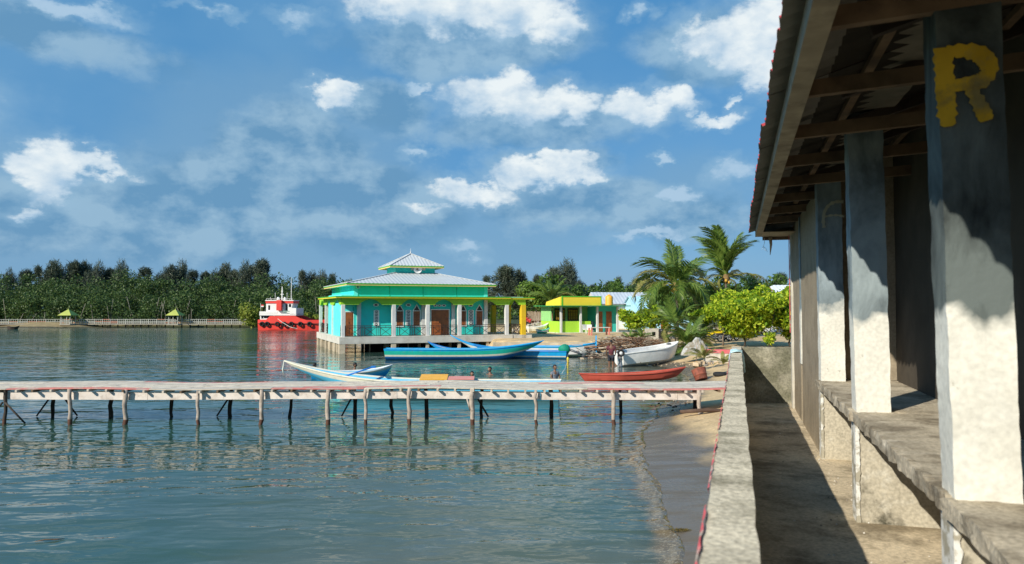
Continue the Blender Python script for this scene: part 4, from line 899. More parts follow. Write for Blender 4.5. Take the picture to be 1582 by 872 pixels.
# arched beams
def arch_beam(s0, s1, a0, a1, y0, y1, z0=3.54, z1=4.02, rise=.40, ax='x'):
    pts = [(s0, z0), (a0, z0)]
    for i in range(1, 12):
        f = i / 12; pts.append((a0 + (a1 - a0) * f, z0 + rise * math.sin(math.pi * f) ** .75))
    pts += [(a1, z0), (s1, z0), (s1, z1), (s0, z1)]
    m = MB(); n = len(pts)
    q = [(x, y0, z) for x, z in pts] + [(x, y1, z) for x, z in pts]
    if ax == 'y': q = [(b, a, c) for a, b, c in q]
    # fill as vertical strips so the arch stays open
    f = []; mi = []
    m2 = MB(); low = pts[:-2]
    for i in range(len(low) - 1):
        (xa, za), (xb, zb) = low[i], low[i + 1]
        vs = [(xa, y0, za), (xb, y0, zb), (xb, y0, z1), (xa, y0, z1), (xa, y1, za), (xb, y1, zb), (xb, y1, z1), (xa, y1, z1)]
        if ax == 'y': vs = [(b, a, c) for a, b, c in vs]
        m2.add(vs, [(0, 1, 2, 3), (7, 6, 5, 4), (0, 4, 5, 1), (3, 2, 6, 7)])
    m2.build('arch_beam', lime, mq)
for a in ((-.13, 3.73, S(554, 0), S(590, 0)), (3.73, 6.34, S(620, 0), S(649, 0)), (6.34, 8.87, S(671, 0), S(700, 0)), (8.87, 12.93, S(729, 0), S(766, 0)), (12.93, 14.4, S(786, 0), S(800, 0))):
    arch_beam(a[0], a[1], a[2], a[3], -.12, .12)
for a in ((.13, 4.6), (4.6, 8.6), (8.6, 12.3)): arch_beam(a[0], a[1], a[0] + .9, a[1] - .9, -.12, .12, ax='y')
for a in ((0.2, 3.2), (3.2, 6.2)): arch_beam(a[0], a[1], a[0] + .6, a[1] - .6, 14.08, 14.32, ax='y')
arch_beam(.2, 6.0, 1.2, 4.8, 12.68, 12.92, ax='y')
# awning slab with yellow edge and green cap, all round
def ring(name, x0, x1, y0, y1, z0, z1, mat): MB().box(x0, x1, y0, y1, z0, z1).build(name, mat, mq)
ring('awning', -.58, 13.0, -.42, .79, 4.024, 4.10, yelw); ring('awning_cap', -.61, 13.03, -.45, .79, 4.103, 4.16, grn)
ring('awning', -.58, .90, .795, 9.6, 4.024, 4.10, yelw); ring('awning_cap', -.61, .90, .795, 9.6, 4.103, 4.16, grn)
ring('awning', 11.47, 15.1, 1.143, 7.2, 4.0, 4.08, yelw); ring('awning', 13.03, 15.1, -.30, 1.138, 4.0, 4.08, yelw)
ring('awning_cap', 11.47, 15.13, 1.143, 7.2, 4.083, 4.13, grn); ring('awning_cap', 13.04, 15.13, -.33, 1.14, 4.083, 4.13, grn)
MB().box(11.6, 14.8, 1.3, 6.9, 4.132, 4.20).build('portico_roof', zinc, mq)
# corrugated hipped roofs with real ribs
def hip(name, x0, x1, y0, y1, z0, bx0, bx1, by0, by1, z1, mat, per=.30, amp=.018):
    m = MB()
    def side(A, B, A2, B2):
        A, B, A2, B2 = map(Vector, (A, B, A2, B2)); L = (B - A).length; e = (B - A) / L; inn = ((A2 - A) - e * (A2 - A).dot(e)); Dp = inn.length
        la, lb = (A2 - A).dot(e), (B - B2).dot(e); n = int(L / per * 2); vs = []
        upn = Vector((0, 0, 1))
        for i in range(n + 1):
            s = L * i / n; k = min(1, s / la if la > 1e-4 else 1, (L - s) / lb if lb > 1e-4 else 1); r = amp if i % 2 else 0
            vs += [A + e * s + upn * r, A + e * s + inn * k + upn * r * (1 if k > .01 else 0)]
        m.add(vs, [(2 * i, 2 * i + 2, 2 * i + 3, 2 * i + 1) for i in range(n)])
    c = [(x0, y0, z0), (x1, y0, z0), (x1, y1, z0), (x0, y1, z0)]; d = [(bx0, by0, z1), (bx1, by0, z1), (bx1, by1, z1), (bx0, by1, z1)]
    for i in range(4): side(c[i], c[(i + 1) % 4], d[i], d[(i + 1) % 4])
    o = m.build(name, mat, mq)
    for i in range(4): MB().bar(Vector(c[i]) + Vector((0, 0, .04)), Vector(d[i]) + Vector((0, 0, .04)), .14, .035).build('hip_cap', zinc, mq)
    return o
hip('roof', .30, 12.05, .35, 12.6, 5.13, 4.93, 8.22, 4.6, 7.9, 6.16, zinc)
def fascia(x0, x1, y0, y1, z0, zm, z1, low, high):
    for nm, a, b, mt, g in (('fascia', z0, zm, low, .0), ('eave_edge', zm + .002, z1, high, .03)):
        x0_, x1_, y0_, y1_ = x0 - g, x1 + g, y0 - g, y1 + g; w = .04 + g
        MB().box(x0_, x1_, y0_, y0_ + w, a, b).box(x0_, x1_, y1_ - w, y1_, a, b).box(x0_, x0_ + w, y0_ + w, y1_ - w, a, b).box(x1_ - w, x1_, y0_ + w, y1_ - w, a, b).build(nm, mt, mq)
fascia(.30, 12.05, .35, 12.6, 4.97, 5.06, 5.12, crm, grn)
MB().box(.35, 12.0, .40, 12.55, 5.0, 5.03).build('soffit', trimw, mq)
MB().box(4.93, 8.22, 4.6, 7.9, 5.9, 6.70).build('cupola_wall', cy, mq)
MB().box(6.2, 7.4, 4.57, 4.598, 6.40, 6.70).build('cupola_panel', colm, mq)
hip('cupola_roof', 4.33, 8.82, 4.0, 8.5, 6.72, 6.55, 6.60, 6.22, 6.27, 7.85, zinc, .27, .022)
fascia(4.33, 8.82, 4.0, 8.5, 6.56, 6.65, 6.71, crm, grn)
MB().lathe([(0, 7.84), (.07, 7.86), (.03, 7.93), (.06, 8.0), (.02, 8.06), (.012, 8.3), (0, 8.31)], 8, c=(6.575, 6.245, 0)).build('finial', colm, mq)
# doors, windows, vents on the front wall (t = 1.15)
T = .80
def zz(py, t=T, s=5.): return HC + (476 - py) / F * (53.3 + .927 * t + .375 * s)
def door(s0, s1, z1, t, leaves=1):
    d = MB().box(s0, s1, t - .05, t - .012, FL + .02, z1).build('door', dorm, mq)
    MB().box(s0 - .07, s0 - .002, t - .07, t - .002, FL, z1 + .07).box(s1 + .002, s1 + .07, t - .07, t - .002, FL, z1 + .07).box(s0 - .002, s1 + .002, t - .07, t - .002, z1 + .002, z1 + .07).build('door_frame', trimw, d)
    for i in range(leaves):
        a = s0 + (s1 - s0) * i / leaves; b = s0 + (s1 - s0) * (i + 1) / leaves
        for za, zb in ((.12, .42), (.48, .95)):
            h = z1 - FL; MB().box(a + .09, b - .09, t - .068, t - .051, FL + h * za, FL + h * zb).build('door_panel', dorm, d)
    MB().box((s0 + s1) / 2 - .06, (s0 + s1) / 2 - .03, t - .10, t - .05, FL + .95, FL + 1.1).build('door_handle', iron, d)
door(.32, .90, 2.98, .92)
door(S(666, T), S(693, T), 3.14, T, 2)
def pwin(pa, pb):
    a, b = S(pa, T), S(pb, T); c = (a + b) / 2; z0, z1, z2 = 1.92, 3.10, 3.48
    f = MB(); o = [(a - .06, z0 - .06), (b + .06, z0 - .06), (b + .06, z1), (c, z2 + .10), (a - .06, z1)]; i_ = [(a, z0), (b, z0), (b, z1 - .02), (c, z2), (a, z1 - .02)]
    v = [(x, T - .05, z) for x, z in o] + [(x, T - .05, z) for x, z in i_] + [(x, T - .002, z) for x, z in o] + [(x, T - .035, z) for x, z in i_]
    f.add(v, [(k, (k + 1) % 5, 5 + (k + 1) % 5, 5 + k) for k in range(5)] + [(k, 10 + k, 10 + (k + 1) % 5, (k + 1) % 5) for k in range(5)])
    w = f.build('window', trimw, mq); MB().add([(x, T - .012, z) for x, z in i_], [(0, 1, 2, 3, 4)]).build('pane', darkg, w)
    MB().box(a, b, T - .045, T - .015, z1 - .05, z1).build('transom', trimw, w)
    for sa, sb in ((a + .02, c - .01), (c + .01, b - .02)):
        m = MB(); m.box(sa, sa + .03, T - .038, T - .016, z0, z1 - .06).box(sb - .03, sb, T - .038, T - .016, z0, z1 - .06)
        for k in range(9):
            z = z0 + (z1 - .06 - z0) * (k + .15) / 9; m.add([(sa + .03, T - .040, z), (sb - .03, T - .040, z), (sb - .03, T - .018, z + .105), (sa + .03, T - .018, z + .105)], [(0, 1, 2, 3)])
        m.build('shutter', dorm, w)
for a, b in ((612.5, 622.5), (638.5, 648.5), (711, 719.5), (735.5, 745)): pwin(a, b)
def vent(pa, pb, z0, z1):
    a, b = S(pa, T), S(pb, T); w = MB().box(a, b, T - .015, T - .002, z0, z1).build('vent', darkg, mq)
    n = max(1, int((z1 - z0) / .2)); m = MB(); m.box(a - .03, a + .05, T - .05, T - .003, z0, z1).box(b - .05, b + .03, T - .05, T - .003, z0, z1)
    for k in range(n + 1): z = z0 + (z1 - z0) * k / n; m.box(a + .05, b - .05, T - .048, T - .016, z - .022, z + .022)
    if n > 1:
        for k in range(n):
            z = z0 + (z1 - z0) * (k + .5) / n; m.bar((a + .05, T - .03, z - .07), (b - .05, T - .03, z + .07), .03, .025).bar((a + .05, T - .036, z + .07), (b - .05, T - .036, z - .07), .03, .025)
    m.build('lattice', trimw, w)
for a, b in ((578, 585), (627, 634.5), (723.5, 731)): vent(a, b, 1.95, 3.12)
for a, b in ((577.5, 584), (627.5, 634), (724, 730)): vent(a, b, 3.44, 3.60)
for a, b in ((670, 674.5), (676.5, 681), (683, 688)): vent(a, b, 3.42, 3.54)
# iron railings with crosses
def rail(a, b, t, ax='x', z0=FL + .06, h=.74):
    L = b - a; n = max(1, round(L / 1.25)); m = MB(); P = (lambda x, z: (x, t, z)) if ax == 'x' else (lambda x, z: (t, x, z))
    for z in (z0, z0 + h - .14, z0 + h): m.bar(P(a, z), P(b, z), .04, .04)
    for i in range(n):
        x0 = a + L * i / n; w = L / n
        for q in (0, .12, .24): m.bar(P(x0 + q * w + .015, z0), P(x0 + q * w + .015, z0 + h), .03)
        xa, xb = x0 + .28 * w, x0 + .96 * w; zt = z0 + h - .15
        m.bar(P(xa, z0), P(xb, zt), .03).bar(P(xa, zt), P(xb, z0), .031); m.bar(P(xa, z0), P(xa, zt), .022)
        m.bar(P((xa + xb) / 2, zt), P((xa + xb) / 2, z0 + h), .02)
    m.bar(P(b, z0), P(b, z0 + h), .022); m.build('railing', iron, mq)
for a, b in ((.15, 3.57), (3.89, 6.18), (6.5, 8.71), (9.03, 12.64), (12.95, 14.0)): rail(a, b, 0)
rail(.15, .85, -.05, 'y'); rail(7.6, 12.1, 0, 'y'); rail(.2, 3, 14.2, 'y')
MB().box(13.255, 14.9, -.2, 6.6, .5, 1.16).build('porch_floor', plat, mq); MB().box(11.6, 12.4, 7.0, 7.6, FL, 2.1).build('cupboard', M('dark_wood', (.10, .04, .025), .6, .2, 4), mq)
# horn loudspeakers
def horn(label, loc, rz, s=1.):
    t = thing('loudspeaker', label, 'loudspeaker', loc, rz); w = M('speaker_white', (.78, .78, .74), .5)
    MB().lathe([(.03, .28), (.05, .16), (.09, .04), (.17, -.06), (.26 * s, -.12), (.275 * s, -.125), (.265 * s, -.105), (.16, -.04), (.07, .04)], 20, axis='Y').build('horn', w, t)
    MB().lathe([(0, -.06), (.05, -.05), (.06, .0), (.03, .05)], 12, axis='Y').build('driver', M('speaker_grey', (.25, .2, .16), .5), t)
    MB().bar((0, .2, 0), (0, .2, -.34), .03).build('bracket', iron, t)
p = ML(6.65, 4.25, 6.45); horn('white horn loudspeaker on the front of the mosque roof turret', p, MROT, 1.25)
p = ML(1.15, .75, 4.88); horn('small white horn speaker under the left front corner of the main eave', p, MROT + R(30), .6)
# ================================================================ GREEN AND YELLOW HOUSE
HR = MROT - R(3); HO = DZ(863, 69.5, 0); lw = M('lime_wall', (.40, .72, .05), .7, .05, 2, .001, [((.30, .60, .04), 1.5, .55, .75, .5)]); ly = M('yellow_parapet', (.86, .66, .05), .7, .05, 2, .001)
plg = M('pale_green_wall', (.30, .62, .22), .7, .06, 2); turq = M('aqua_wall', (.06, .56, .46), .7, .05, 2); gg = M('green_beam', (.02, .26, .08), .6)
hs = thing('house', 'small lime green house with yellow parapet, grey posts and aqua right end', 'house', (HO.x, HO.y, 0), HR)
g0 = .86
MB().box(-.3, 7.2, -.4, 5.2, g0 - .5, g0 + .10).build('base', plat, hs, .01)
MB().box(0, 3.35, .0, .12, g0 + .1, 2.02).box(0, .12, .12, 4.6, g0 + .1, 2.02).build('half_wall', lw, hs)
MB().box(.4, 3.3, 2.4, 2.5, g0 + .1, 3.45).build('inner_wall', plg, hs); MB().box(3.3, 4.15, 2.45, 4.5, g0 + .1, 3.45).build('inner_wall', plg, hs)
MB().box(4.15, 6.55, .55, 4.5, g0 + .1, 3.44).build('aqua_wall', turq, hs)
MB().box(.0, .1, 2.0, 4.6, 2.0, 3.44).build('side_wall', plg, hs)
MB().box(3.45, 4.12, 1.0, 1.1, g0 + .1, 1.95).build('block_wall', M('grey_block', (.35, .35, .34), .9, .2, 8), hs)
for a in (.55, 1.95):
    w = MB().box(a, a + 1.1, 2.34, 2.395, 2.05, 3.25).build('window', darkg, hs); m = MB()
    for k in range(5): m.box(a + .1 + k * .2, a + .22 + k * .2, 2.30, 2.335, 2.15, 3.1)
    m.build('curtain', M('ochre_curtain', (.45, .30, .03), .8), w); m = MB()
    for k in range(6): m.box(a + k * .22 - .012, a + k * .22 + .012, 2.27, 2.29, 2.05, 3.25)
    for z in (2.05, 2.45, 2.85, 3.23): m.box(a, a + 1.1, 2.262, 2.269, z - .012, z + .012)
    m.build('bars', iron, w)
for px in (866, 897, 924, 957): s = ((px - CX) / F * 69.5 - (863 - CX) / F * 69.5) / .94; MB().box(s - .09, s + .09, -.2, -.02, g0 + .1, 3.45).build('post', colm, hs)
for a, b in ((4.45, 4.85), (5.25, 5.85)):
    d = MB().box(a, b, .50, .545, g0 + .12, 2.95).build('door', dorm, hs); MB().box(a - .05, b + .05, .52, .548, g0 + .11, 3.0).build('door_frame', turq, d)
MB().box(-.7, 7.3, -.7, 4.9, 3.452, 3.53).build('awning', gg, hs)
MB().box(.3, 4.3, -.25, -.13, 3.533, 4.34).build('parapet', ly, hs)
MB().box(.22, 4.38, -.28, -.10, 4.343, 4.43).box(.22, .32, -.28, -.10, 3.533, 4.341).box(4.28, 4.38, -.28, -.10, 3.533, 4.341).build('parapet_trim', grn, hs)
MB().add([(.21, -.24, 3.533), (.21, 3.6, 3.533), (.21, 3.4, 3.9), (.21, -.24, 4.36), (.10, -.24, 3.533), (.10, 3.6, 3.533), (.10, 3.4, 3.9), (.10, -.24, 4.36)], [(0, 1, 2, 3), (7, 6, 5, 4), (3, 2, 6, 7), (0, 3, 7, 4)]).build('parapet', ly, hs)
MB().add([(.3, -.1, 3.9), (4.3, -.1, 3.9), (4.3, 4.4, 3.7), (.3, 4.4, 3.7)], [(0, 1, 2, 3)]).build('roof', zinc, hs)
tk = thing('water_tank', 'orange plastic water tank on the right end of the green house roof', 'tank', W(941, 72.5, 3.54), 0)
MB().lathe([(0, 0), (.38, 0), (.39, .08), (.37, .12), (.39, .3), (.37, .35), (.39, .55), (.37, .6), (.38, .82), (.30, .95), (.13, 1.02), (0, 1.02)], 20).build('tank_body', ORNG, tk)
MB().lathe([(0, 0), (.14, 0), (.14, .07), (0, .08)], 14, c=(0, 0, 1.02)).build('lid', ORNG, tk)
# low table and chairs before it
tb = thing('table', 'low white-topped table with reddish legs on the sand before the green house', 'table', W(912.5, 64, .88), HR)
MB().box(0, 1.9, 0, .6, .66, .72).build('table_top', plw, tb)
for a, b in ((.1, .05), (1.8, .05), (.1, .55), (1.8, .55)): MB().box(a - .07, a + .07, b - .04, b + .04, 0, .658).build('leg', PINK, tb)
for px, dp, r, lb in ((905, 67, .2, 'white plastic chair left of the low table at the green house'), (910, 66.4, -.5, 'white plastic chair turned beside the low table legs')):
    ch = thing('chair', lb, 'chair', W(px, dp, .92), HR + r); MB().box(-.22, .22, -.22, .22, .40, .44).build('seat', trimw, ch)
    MB().box(-.22, .22, .19, .23, .442, .86).build('backrest', trimw, ch)
    for a in (-1, 1):
        for b in (-1, 1): MB().tube([(a * .19, b * .19, .40), (a * .23, b * .23, 0)], .022, 6).build('leg', trimw, ch)
# houses behind
gr = thing('house', 'low building with long pale grey metal roof behind the orange water tank', 'house', W(921, 84, 0), YAW + R(6))
MB().box(.2, 8.8, .3, 6, .8, 3.9).build('wall', colm, gr); m = MB(); n = 44
m.add([v for i in range(n + 1) for v in ((9 * i / n, -.3, 3.75 + .03 * (i % 2)), (9 * i / n, 3.2, 5.15 + .03 * (i % 2)), (9 * i / n, 6.6, 3.75 + .03 * (i % 2)))], [q for i in range(n) for q in ((3 * i, 3 * i + 3, 3 * i + 4, 3 * i + 1), (3 * i + 1, 3 * i + 4, 3 * i + 5, 3 * i + 2))])
m.build('roof', M('pale_zinc', (.60, .64, .68), .5, .08, 1, metal=.2), gr); MB().add([(.02, -.28, 3.74), (.02, 6.5, 3.74), (.02, 3.2, 5.12)], [(0, 1, 2)]).build('gable', colm, gr)
lb_ = M('light_blue_roof', (.42, .72, .86), .5, .06, 1)
def gable_house(label, px, dep, w, l, z0, z1, zr, roofm, wallm_, rz=0.):
    h = thing('house', label, 'house', W(px, dep, 0), YAW + rz); MB().box(.2, w - .2, .2, l - .2, .5, z1).build('wall', wallm_, h)
    m = MB(); n = int(w / .2); m.add([v for i in range(n + 1) for v in ((w * i / n, -.2, z1 - .05 + .025 * (i % 2)), (w * i / n, l / 2, zr + .025 * (i % 2)), (w * i / n, l + .2, z1 - .05 + .025 * (i % 2)))], [q for i in range(n) for q in ((3 * i, 3 * i + 3, 3 * i + 4, 3 * i + 1), (3 * i + 1, 3 * i + 4, 3 * i + 5, 3 * i + 2))])
    m.build('roof', roofm, h); MB().add([(.21, .2, z1), (.21, l - .2, z1), (.21, l / 2, zr - .05)], [(0, 1, 2)]).build('gable', wallm_, h)
    d = MB().box(w * .4, w * .4 + .9, .15, .198, .7, 2.7).build('door', dorm, h); return h
gable_house('light blue roofed house glimpsed between the grey roof and the palms', 984, 80, 7, 6, 0, 3.0, 4.6, lb_, lb_, R(10))
gable_house('white roofed house showing above the bright green trees by the shed', 1178, 72, 6, 5, 0, 4.1, 5.0, M('white_roof', (.72, .76, .80), .5, .06, 1), colm, R(4))
gable_house('reddish edged white roof farthest right, behind the trees at the shed corner', 1197, 78, 5, 5, 0, 4.9, 5.8, M('white_roof', (.72, .76, .80), .5, .06, 1), PINK, R(-6))
# brown hut, boats and fence in the gap beside the mosque
ht = gable_house('small brown hut with thatched roof in the gap between mosque and green house', 818, 82, 4.5, 3.5, 0, 1.9, 2.9, M('thatch', (.28, .21, .14), .95, .25, 6, .01), M('hut_boards', (.20, .13, .09), .9, .25, 5), R(8))
# retaining wall
rw = thing('retaining_wall', 'low sandy concrete retaining wall between the boats and the mosque ground', 'wall', (w1.x, w1.y, 0), math.atan2(w0.y - w1.y, w0.x - w1.x))
Lr = (w0 - w1).length; rwm = M('sandy_concrete', (.56, .46, .32), .9, .14, 2, .006, [((.30, .23, .15), 1.6, .5, .7, .6)])
link_mesh('wall_body', rough_box(-.3, Lr, -.28, .35, -1.2, .84, .3, .02, 1.5, seed=3), rwm, rw)
link_mesh('ledge', rough_box(.3, Lr - .8, -.62, -.285, -1.2, .48, .3, .02, 1.5, seed=5), rwm, rw)
# ================================================================ TUG across the water
RT = M('tug_red', (.78, .06, .045), .5, .08, .5, .0, [((.40, .05, .03), .8, .54, .74, .6), ((.30, .10, .05), 2.5, .62, .72, .7)]); TW = M('tug_white', (.82, .80, .76), .5, .06, .6, .0, [((.55, .45, .36), .9, .6, .76, .5)])
tg = thing('tugboat', 'red tugboat with white wheelhouse and black tyre fenders, moored beyond the mosque', 'boat', W(397, 107, 0), YAW)
K = 1 / 10.56                 # metres per pixel at that distance
def tx(px): return (px - 397) * K
def tz(py): return HC + (476 - py) * K
prof = [(tx(397), tz(494.3)), (tx(399), tz(494)), (tx(411), tz(494)), (tx(417), tz(488.4)), (tx(455), tz(487.8)), (tx(464), tz(492)), (tx(474), tz(494.6)), (tx(540), tz(494.6)), (tx(552), tz(493.5))]
m = MB(); v = []; Bm = 2.4
def hw(x): return Bm * (.82 + .18 * min(1, x / 2.5)) * (1 - .55 * max(0, (x - 11.5) / 3.4) ** 2)
for (x, z) in prof:
    for f, w in ((0, .78), (.25, .93), (.62, 1.0), (1, 1.02)): v += [(x, 2.4 - hw(x) * w, -.5 + (z + .5) * f), (x, 2.4 + hw(x) * w, -.5 + (z + .5) * f)]
n = len(prof); f = []
for i in range(n - 1):
    for k in range(3):
        a = i * 8 + 2 * k; f += [(a, a + 8, a + 10, a + 2), (a + 1, a + 3, a + 11, a + 9)]
for e in (0, (n - 1) * 8): f += [(e, e + 2, e + 3, e + 1), (e + 2, e + 4, e + 5, e + 3), (e + 4, e + 6, e + 7, e + 5)]
m.add(v, f); m.build('hull', RT, tg)
MB().box(tx(400), tx(548), .7, 4.1, tz(497), tz(496.2)).build('deck', M('deck_red', (.30, .05, .04), .7), tg)
blk = M('fender_rubber', (.012, .012, .013), .85, .2, 3)
yf = lambda x: 2.4 - hw(x) * 1.03
m = MB(); 
for i in range(24): a, b = tx(398) + i * .6, tx(398) + (i + 1) * .6; m.bar((a, yf(a) - .02, tz(500.4)), (b, yf(b) - .02, tz(500.4)), .10, .09)
m.build('rubbing_strake', blk, tg)
for px in (404.6, 413, 429.5, 440, 451, 464.7, 479, 496.6, 512, 527): x = tx(px); MB().torus((x, yf(x) - .14, tz(501)), .26, .12, 'Y', 16, 8).build('tyre_fender', blk, tg)
# superstructure
MB().box(tx(399), tx(413), .8, 4.0, tz(494.2), tz(488)).box(tx(399), tx(401.5), .6, 4.2, tz(488), tz(485.2)).build('aft_house', TW, tg)
w = MB().box(tx(401), tx(404), .77, .80, tz(492.5), tz(487)).build('window', darkg, tg)
MB().box(tx(405), tx(415.5), .77, .80, tz(492), tz(487)).build('opening', darkg, tg)
MB().box(tx(399), tx(456), .5, 4.3, tz(487.7), tz(485)).build('upper_deck', TW, tg)
MB().box(tx(399), tx(427), .5, .58, tz(485), tz(481.5)).box(tx(446), tx(456), .5, .58, tz(487), tz(476.3)).box(tx(455.2), tx(456), .58, 4.3, tz(487), tz(476.3)).build('bulwark', TW, tg, .02)
MB().add([(tx(407.5), 1.0, tz(485)), (tx(445), 1.0, tz(485)), (tx(449), 1.0, tz(469)), (tx(407.5), 1.0, tz(469)), (tx(407.5), 3.8, tz(485)), (tx(445), 3.8, tz(485)), (tx(449), 3.8, tz(469)), (tx(407.5), 3.8, tz(469))],
         [(0, 1, 2, 3), (7, 6, 5, 4), (0, 4, 5, 1), (1, 5, 6, 2), (2, 6, 7, 3), (3, 7, 4, 0)]).build('wheelhouse', TW, tg)
MB().box(tx(407.0), tx(450), .92, 3.88, tz(468.9), tz(465.2)).build('red_band', RT, tg); MB().box(tx(406.5), tx(450.5), .85, 3.95, tz(465.1), tz(463.8)).build('roof', TW, tg)
MB().box(tx(411), tx(413.5), .96, .995, tz(479), tz(472)).build('window', darkg, tg); MB().box(tx(438), tx(441), .96, .995, tz(480.5), tz(470)).build('door', darkg, tg); MB().box(tx(443), tx(446.3), .96, .995, tz(474.5), tz(470)).build('window', darkg, tg)
MB().box(tx(425.5), tx(433.5), .35, .9, tz(480), tz(464)).build('funnel', RT, tg, .03)
MB().box(tx(434), tx(446), .55, .62, tz(482), tz(480.5)).box(tx(434), tx(446), .56, .6, tz(484.5), tz(483.5)).build('railing', M('green_grey', (.25, .38, .30), .6), tg)
m = MB().tube([(tx(429), 2, tz(464)), (tx(429), 2, tz(442.5))], [.12, .05], 8)
m.box(tx(426.5), tx(431.5), 1.95, 2.05, tz(455), tz(454.2)).box(tx(427.5), tx(430.5), 1.95, 2.05, tz(450), tz(449.3)).build('mast', TW, tg)
MB().tube([(tx(443.5), 2, tz(464)), (tx(443.5), 2, tz(440)), (tx(443.2), 2, tz(428))], [.08, .04, .02], 6).build('aerial', TW, tg)
MB().lathe([(0, 0), (.2, .0), (.24, .2), (.2, .4), (0, .5)], 12, c=(tx(423), 2, tz(463.8))).build('radome', TW, tg); MB().lathe([(0, 0), (.18, .0), (.2, .2), (.1, .42), (0, .44)], 12, c=(tx(434), 1.8, tz(463.8))).build('radome', TW, tg)
for px, top in ((419.5, 452), (412, 459), (438, 452)): MB().tube([(tx(px), 1.6, tz(464)), (tx(px), 1.6, tz(top))], .025, 5).build('aerial', TW, tg)
m = MB()
for px in range(408, 450, 4): m.bar((tx(px), .95, tz(463.8)), (tx(px), .95, tz(461.5)), .03)
m.bar((tx(408), .95, tz(461.5)), (tx(449), .95, tz(461.5)), .03).build('roof_rail', TW, tg)
MB().tube([(tx(399.5), 1, tz(485)), (tx(399), 1, tz(469))], .025, 5).build('flagstaff', TW, tg)
MB().box(tx(399.8), tx(403.6), .99, 1.01, tz(472.8), tz(471)).build('flag_red', RT, tg); MB().box(tx(399.8), tx(403.6), .99, 1.01, tz(474.6), tz(472.85)).build('flag_white', TW, tg)
MB().tube([(tx(422), .4, tz(488)), (tx(437), -.3, tz(498)), (tx(452), -1.2, tz(505)), (tx(466), -2, tz(507.5))], .035, 5).build('tow_rope', M('pale_rope', (.6, .62, .55), .9), tg)
# ================================================================ BOARDWALK along the far shore
bw = thing('boardwalk', 'long pale boardwalk with white railing skirting the far mangrove shore', 'boardwalk', (0, 0, 0))
bk = M('boardwalk_wood', (.34, .31, .25), .8, .15, 1); wr_ = M('white_rail', (.42, .42, .38), .7, .1, .5); rd_ = M('red_rail', (.55, .25, .18), .7)
path = [W(-260, 117, 0), W(-30, 122, 0), W(100, 124.5, 0), W(230, 124, 0), W(384, 124, 0)]
def along(a, b, step):
    L = (b - a).length; n = max(1, int(L / step)); return [a.lerp(b, i / n) for i in range(n + 1)]
pp = []
for a, b in zip(path, path[1:]): pp += along(a, b, 1.3)[:-1]
pp.append(path[-1]); dk, rl, ps = MB(), MB(), MB(); rnd = random.Random(3)
for a, b in zip(pp, pp[1:]):
    dk.bar(a + Vector((0, 0, .55)), b + Vector((0, 0, .55)), 1.4, .12); 
    for h in (1.35, 1.0, .78): rl.bar(a + Vector((0, 0, h)), b + Vector((0, 0, h)), .06, .07, 1 if rnd.random() < .3 else 0)
    rl.bar(a + Vector((0, 0, .5)), a + Vector((0, 0, 1.42)), .10)
    for k in (.25, .5, .75): q = a.lerp(b, k); rl.bar(q + Vector((0, 0, .6)), q + Vector((0, 0, 1.35)), .05)
    ps.tube([a + Vector((0, 0, -.8)), a + Vector((0, 0, .5))], .09, 6)
for m_, nm, mt in ((dk, 'deck', [bk]), (rl, 'railing', [wr_, rd_]), (ps, 'posts', [M('dark_log', (0, 0, 0))])):
    o = m_.build(nm, mt, bw)
    if nm == 'posts': o['kind'] = 'stuff'
gzr = M('gazebo_roof', (.42, .46, .10), .6, .1, 1)
for px, dep, lb in ((107, 123.2, 'left yellow-green roofed gazebo standing on the far boardwalk'), (272, 123, 'right yellow-green roofed gazebo on the far boardwalk, nearer the tug')):
    gz = thing('gazebo', lb, 'gazebo', W(px, dep, 0), YAW); MB().box(-.9, .9, -1.2, .8, .45, .62).build('floor', bk, gz)
    for a in (-.75, .75):
        for b in (-.95, .6): MB().box(a - .05, a + .05, b - .05, b + .05, .62, 2.1).build('post', wr_, gz)
    MB().add([(-1.15, -1.4, 2.05), (1.15, -1.4, 2.05), (1.15, 1.05, 2.05), (-1.15, 1.05, 2.05), (0, -.2, 3.1)], [(0, 1, 4), (1, 2, 4), (2, 3, 4), (3, 0, 4), (3, 2, 1, 0)]).build('roof', gzr, gz)
    MB().lathe([(.0, 3.08), (.06, 3.1), (.03, 3.3), (0, 3.32)], 6, c=(0, -.2, 0)).build('finial', gzr, gz)
    m = MB()
    for a in range(8): m.bar((-.75 + a * .21, -1.15, .62), (-.75 + a * .21, -1.15, 1.2), .03)
    m.bar((-.8, -1.15, 1.2), (.8, -1.15, 1.2), .06).build('railing', wr_, gz)
boat('rowing_boat', 'tiny dark rowing boat near the far shore at the left edge', W(13, 113), W(31, 113), 1.1, .5, [(.6, drk), (1, drk)], rb=.25, rs=.15, rake=.3, ws=.4, thw=1, rim=drk, inside=drk)
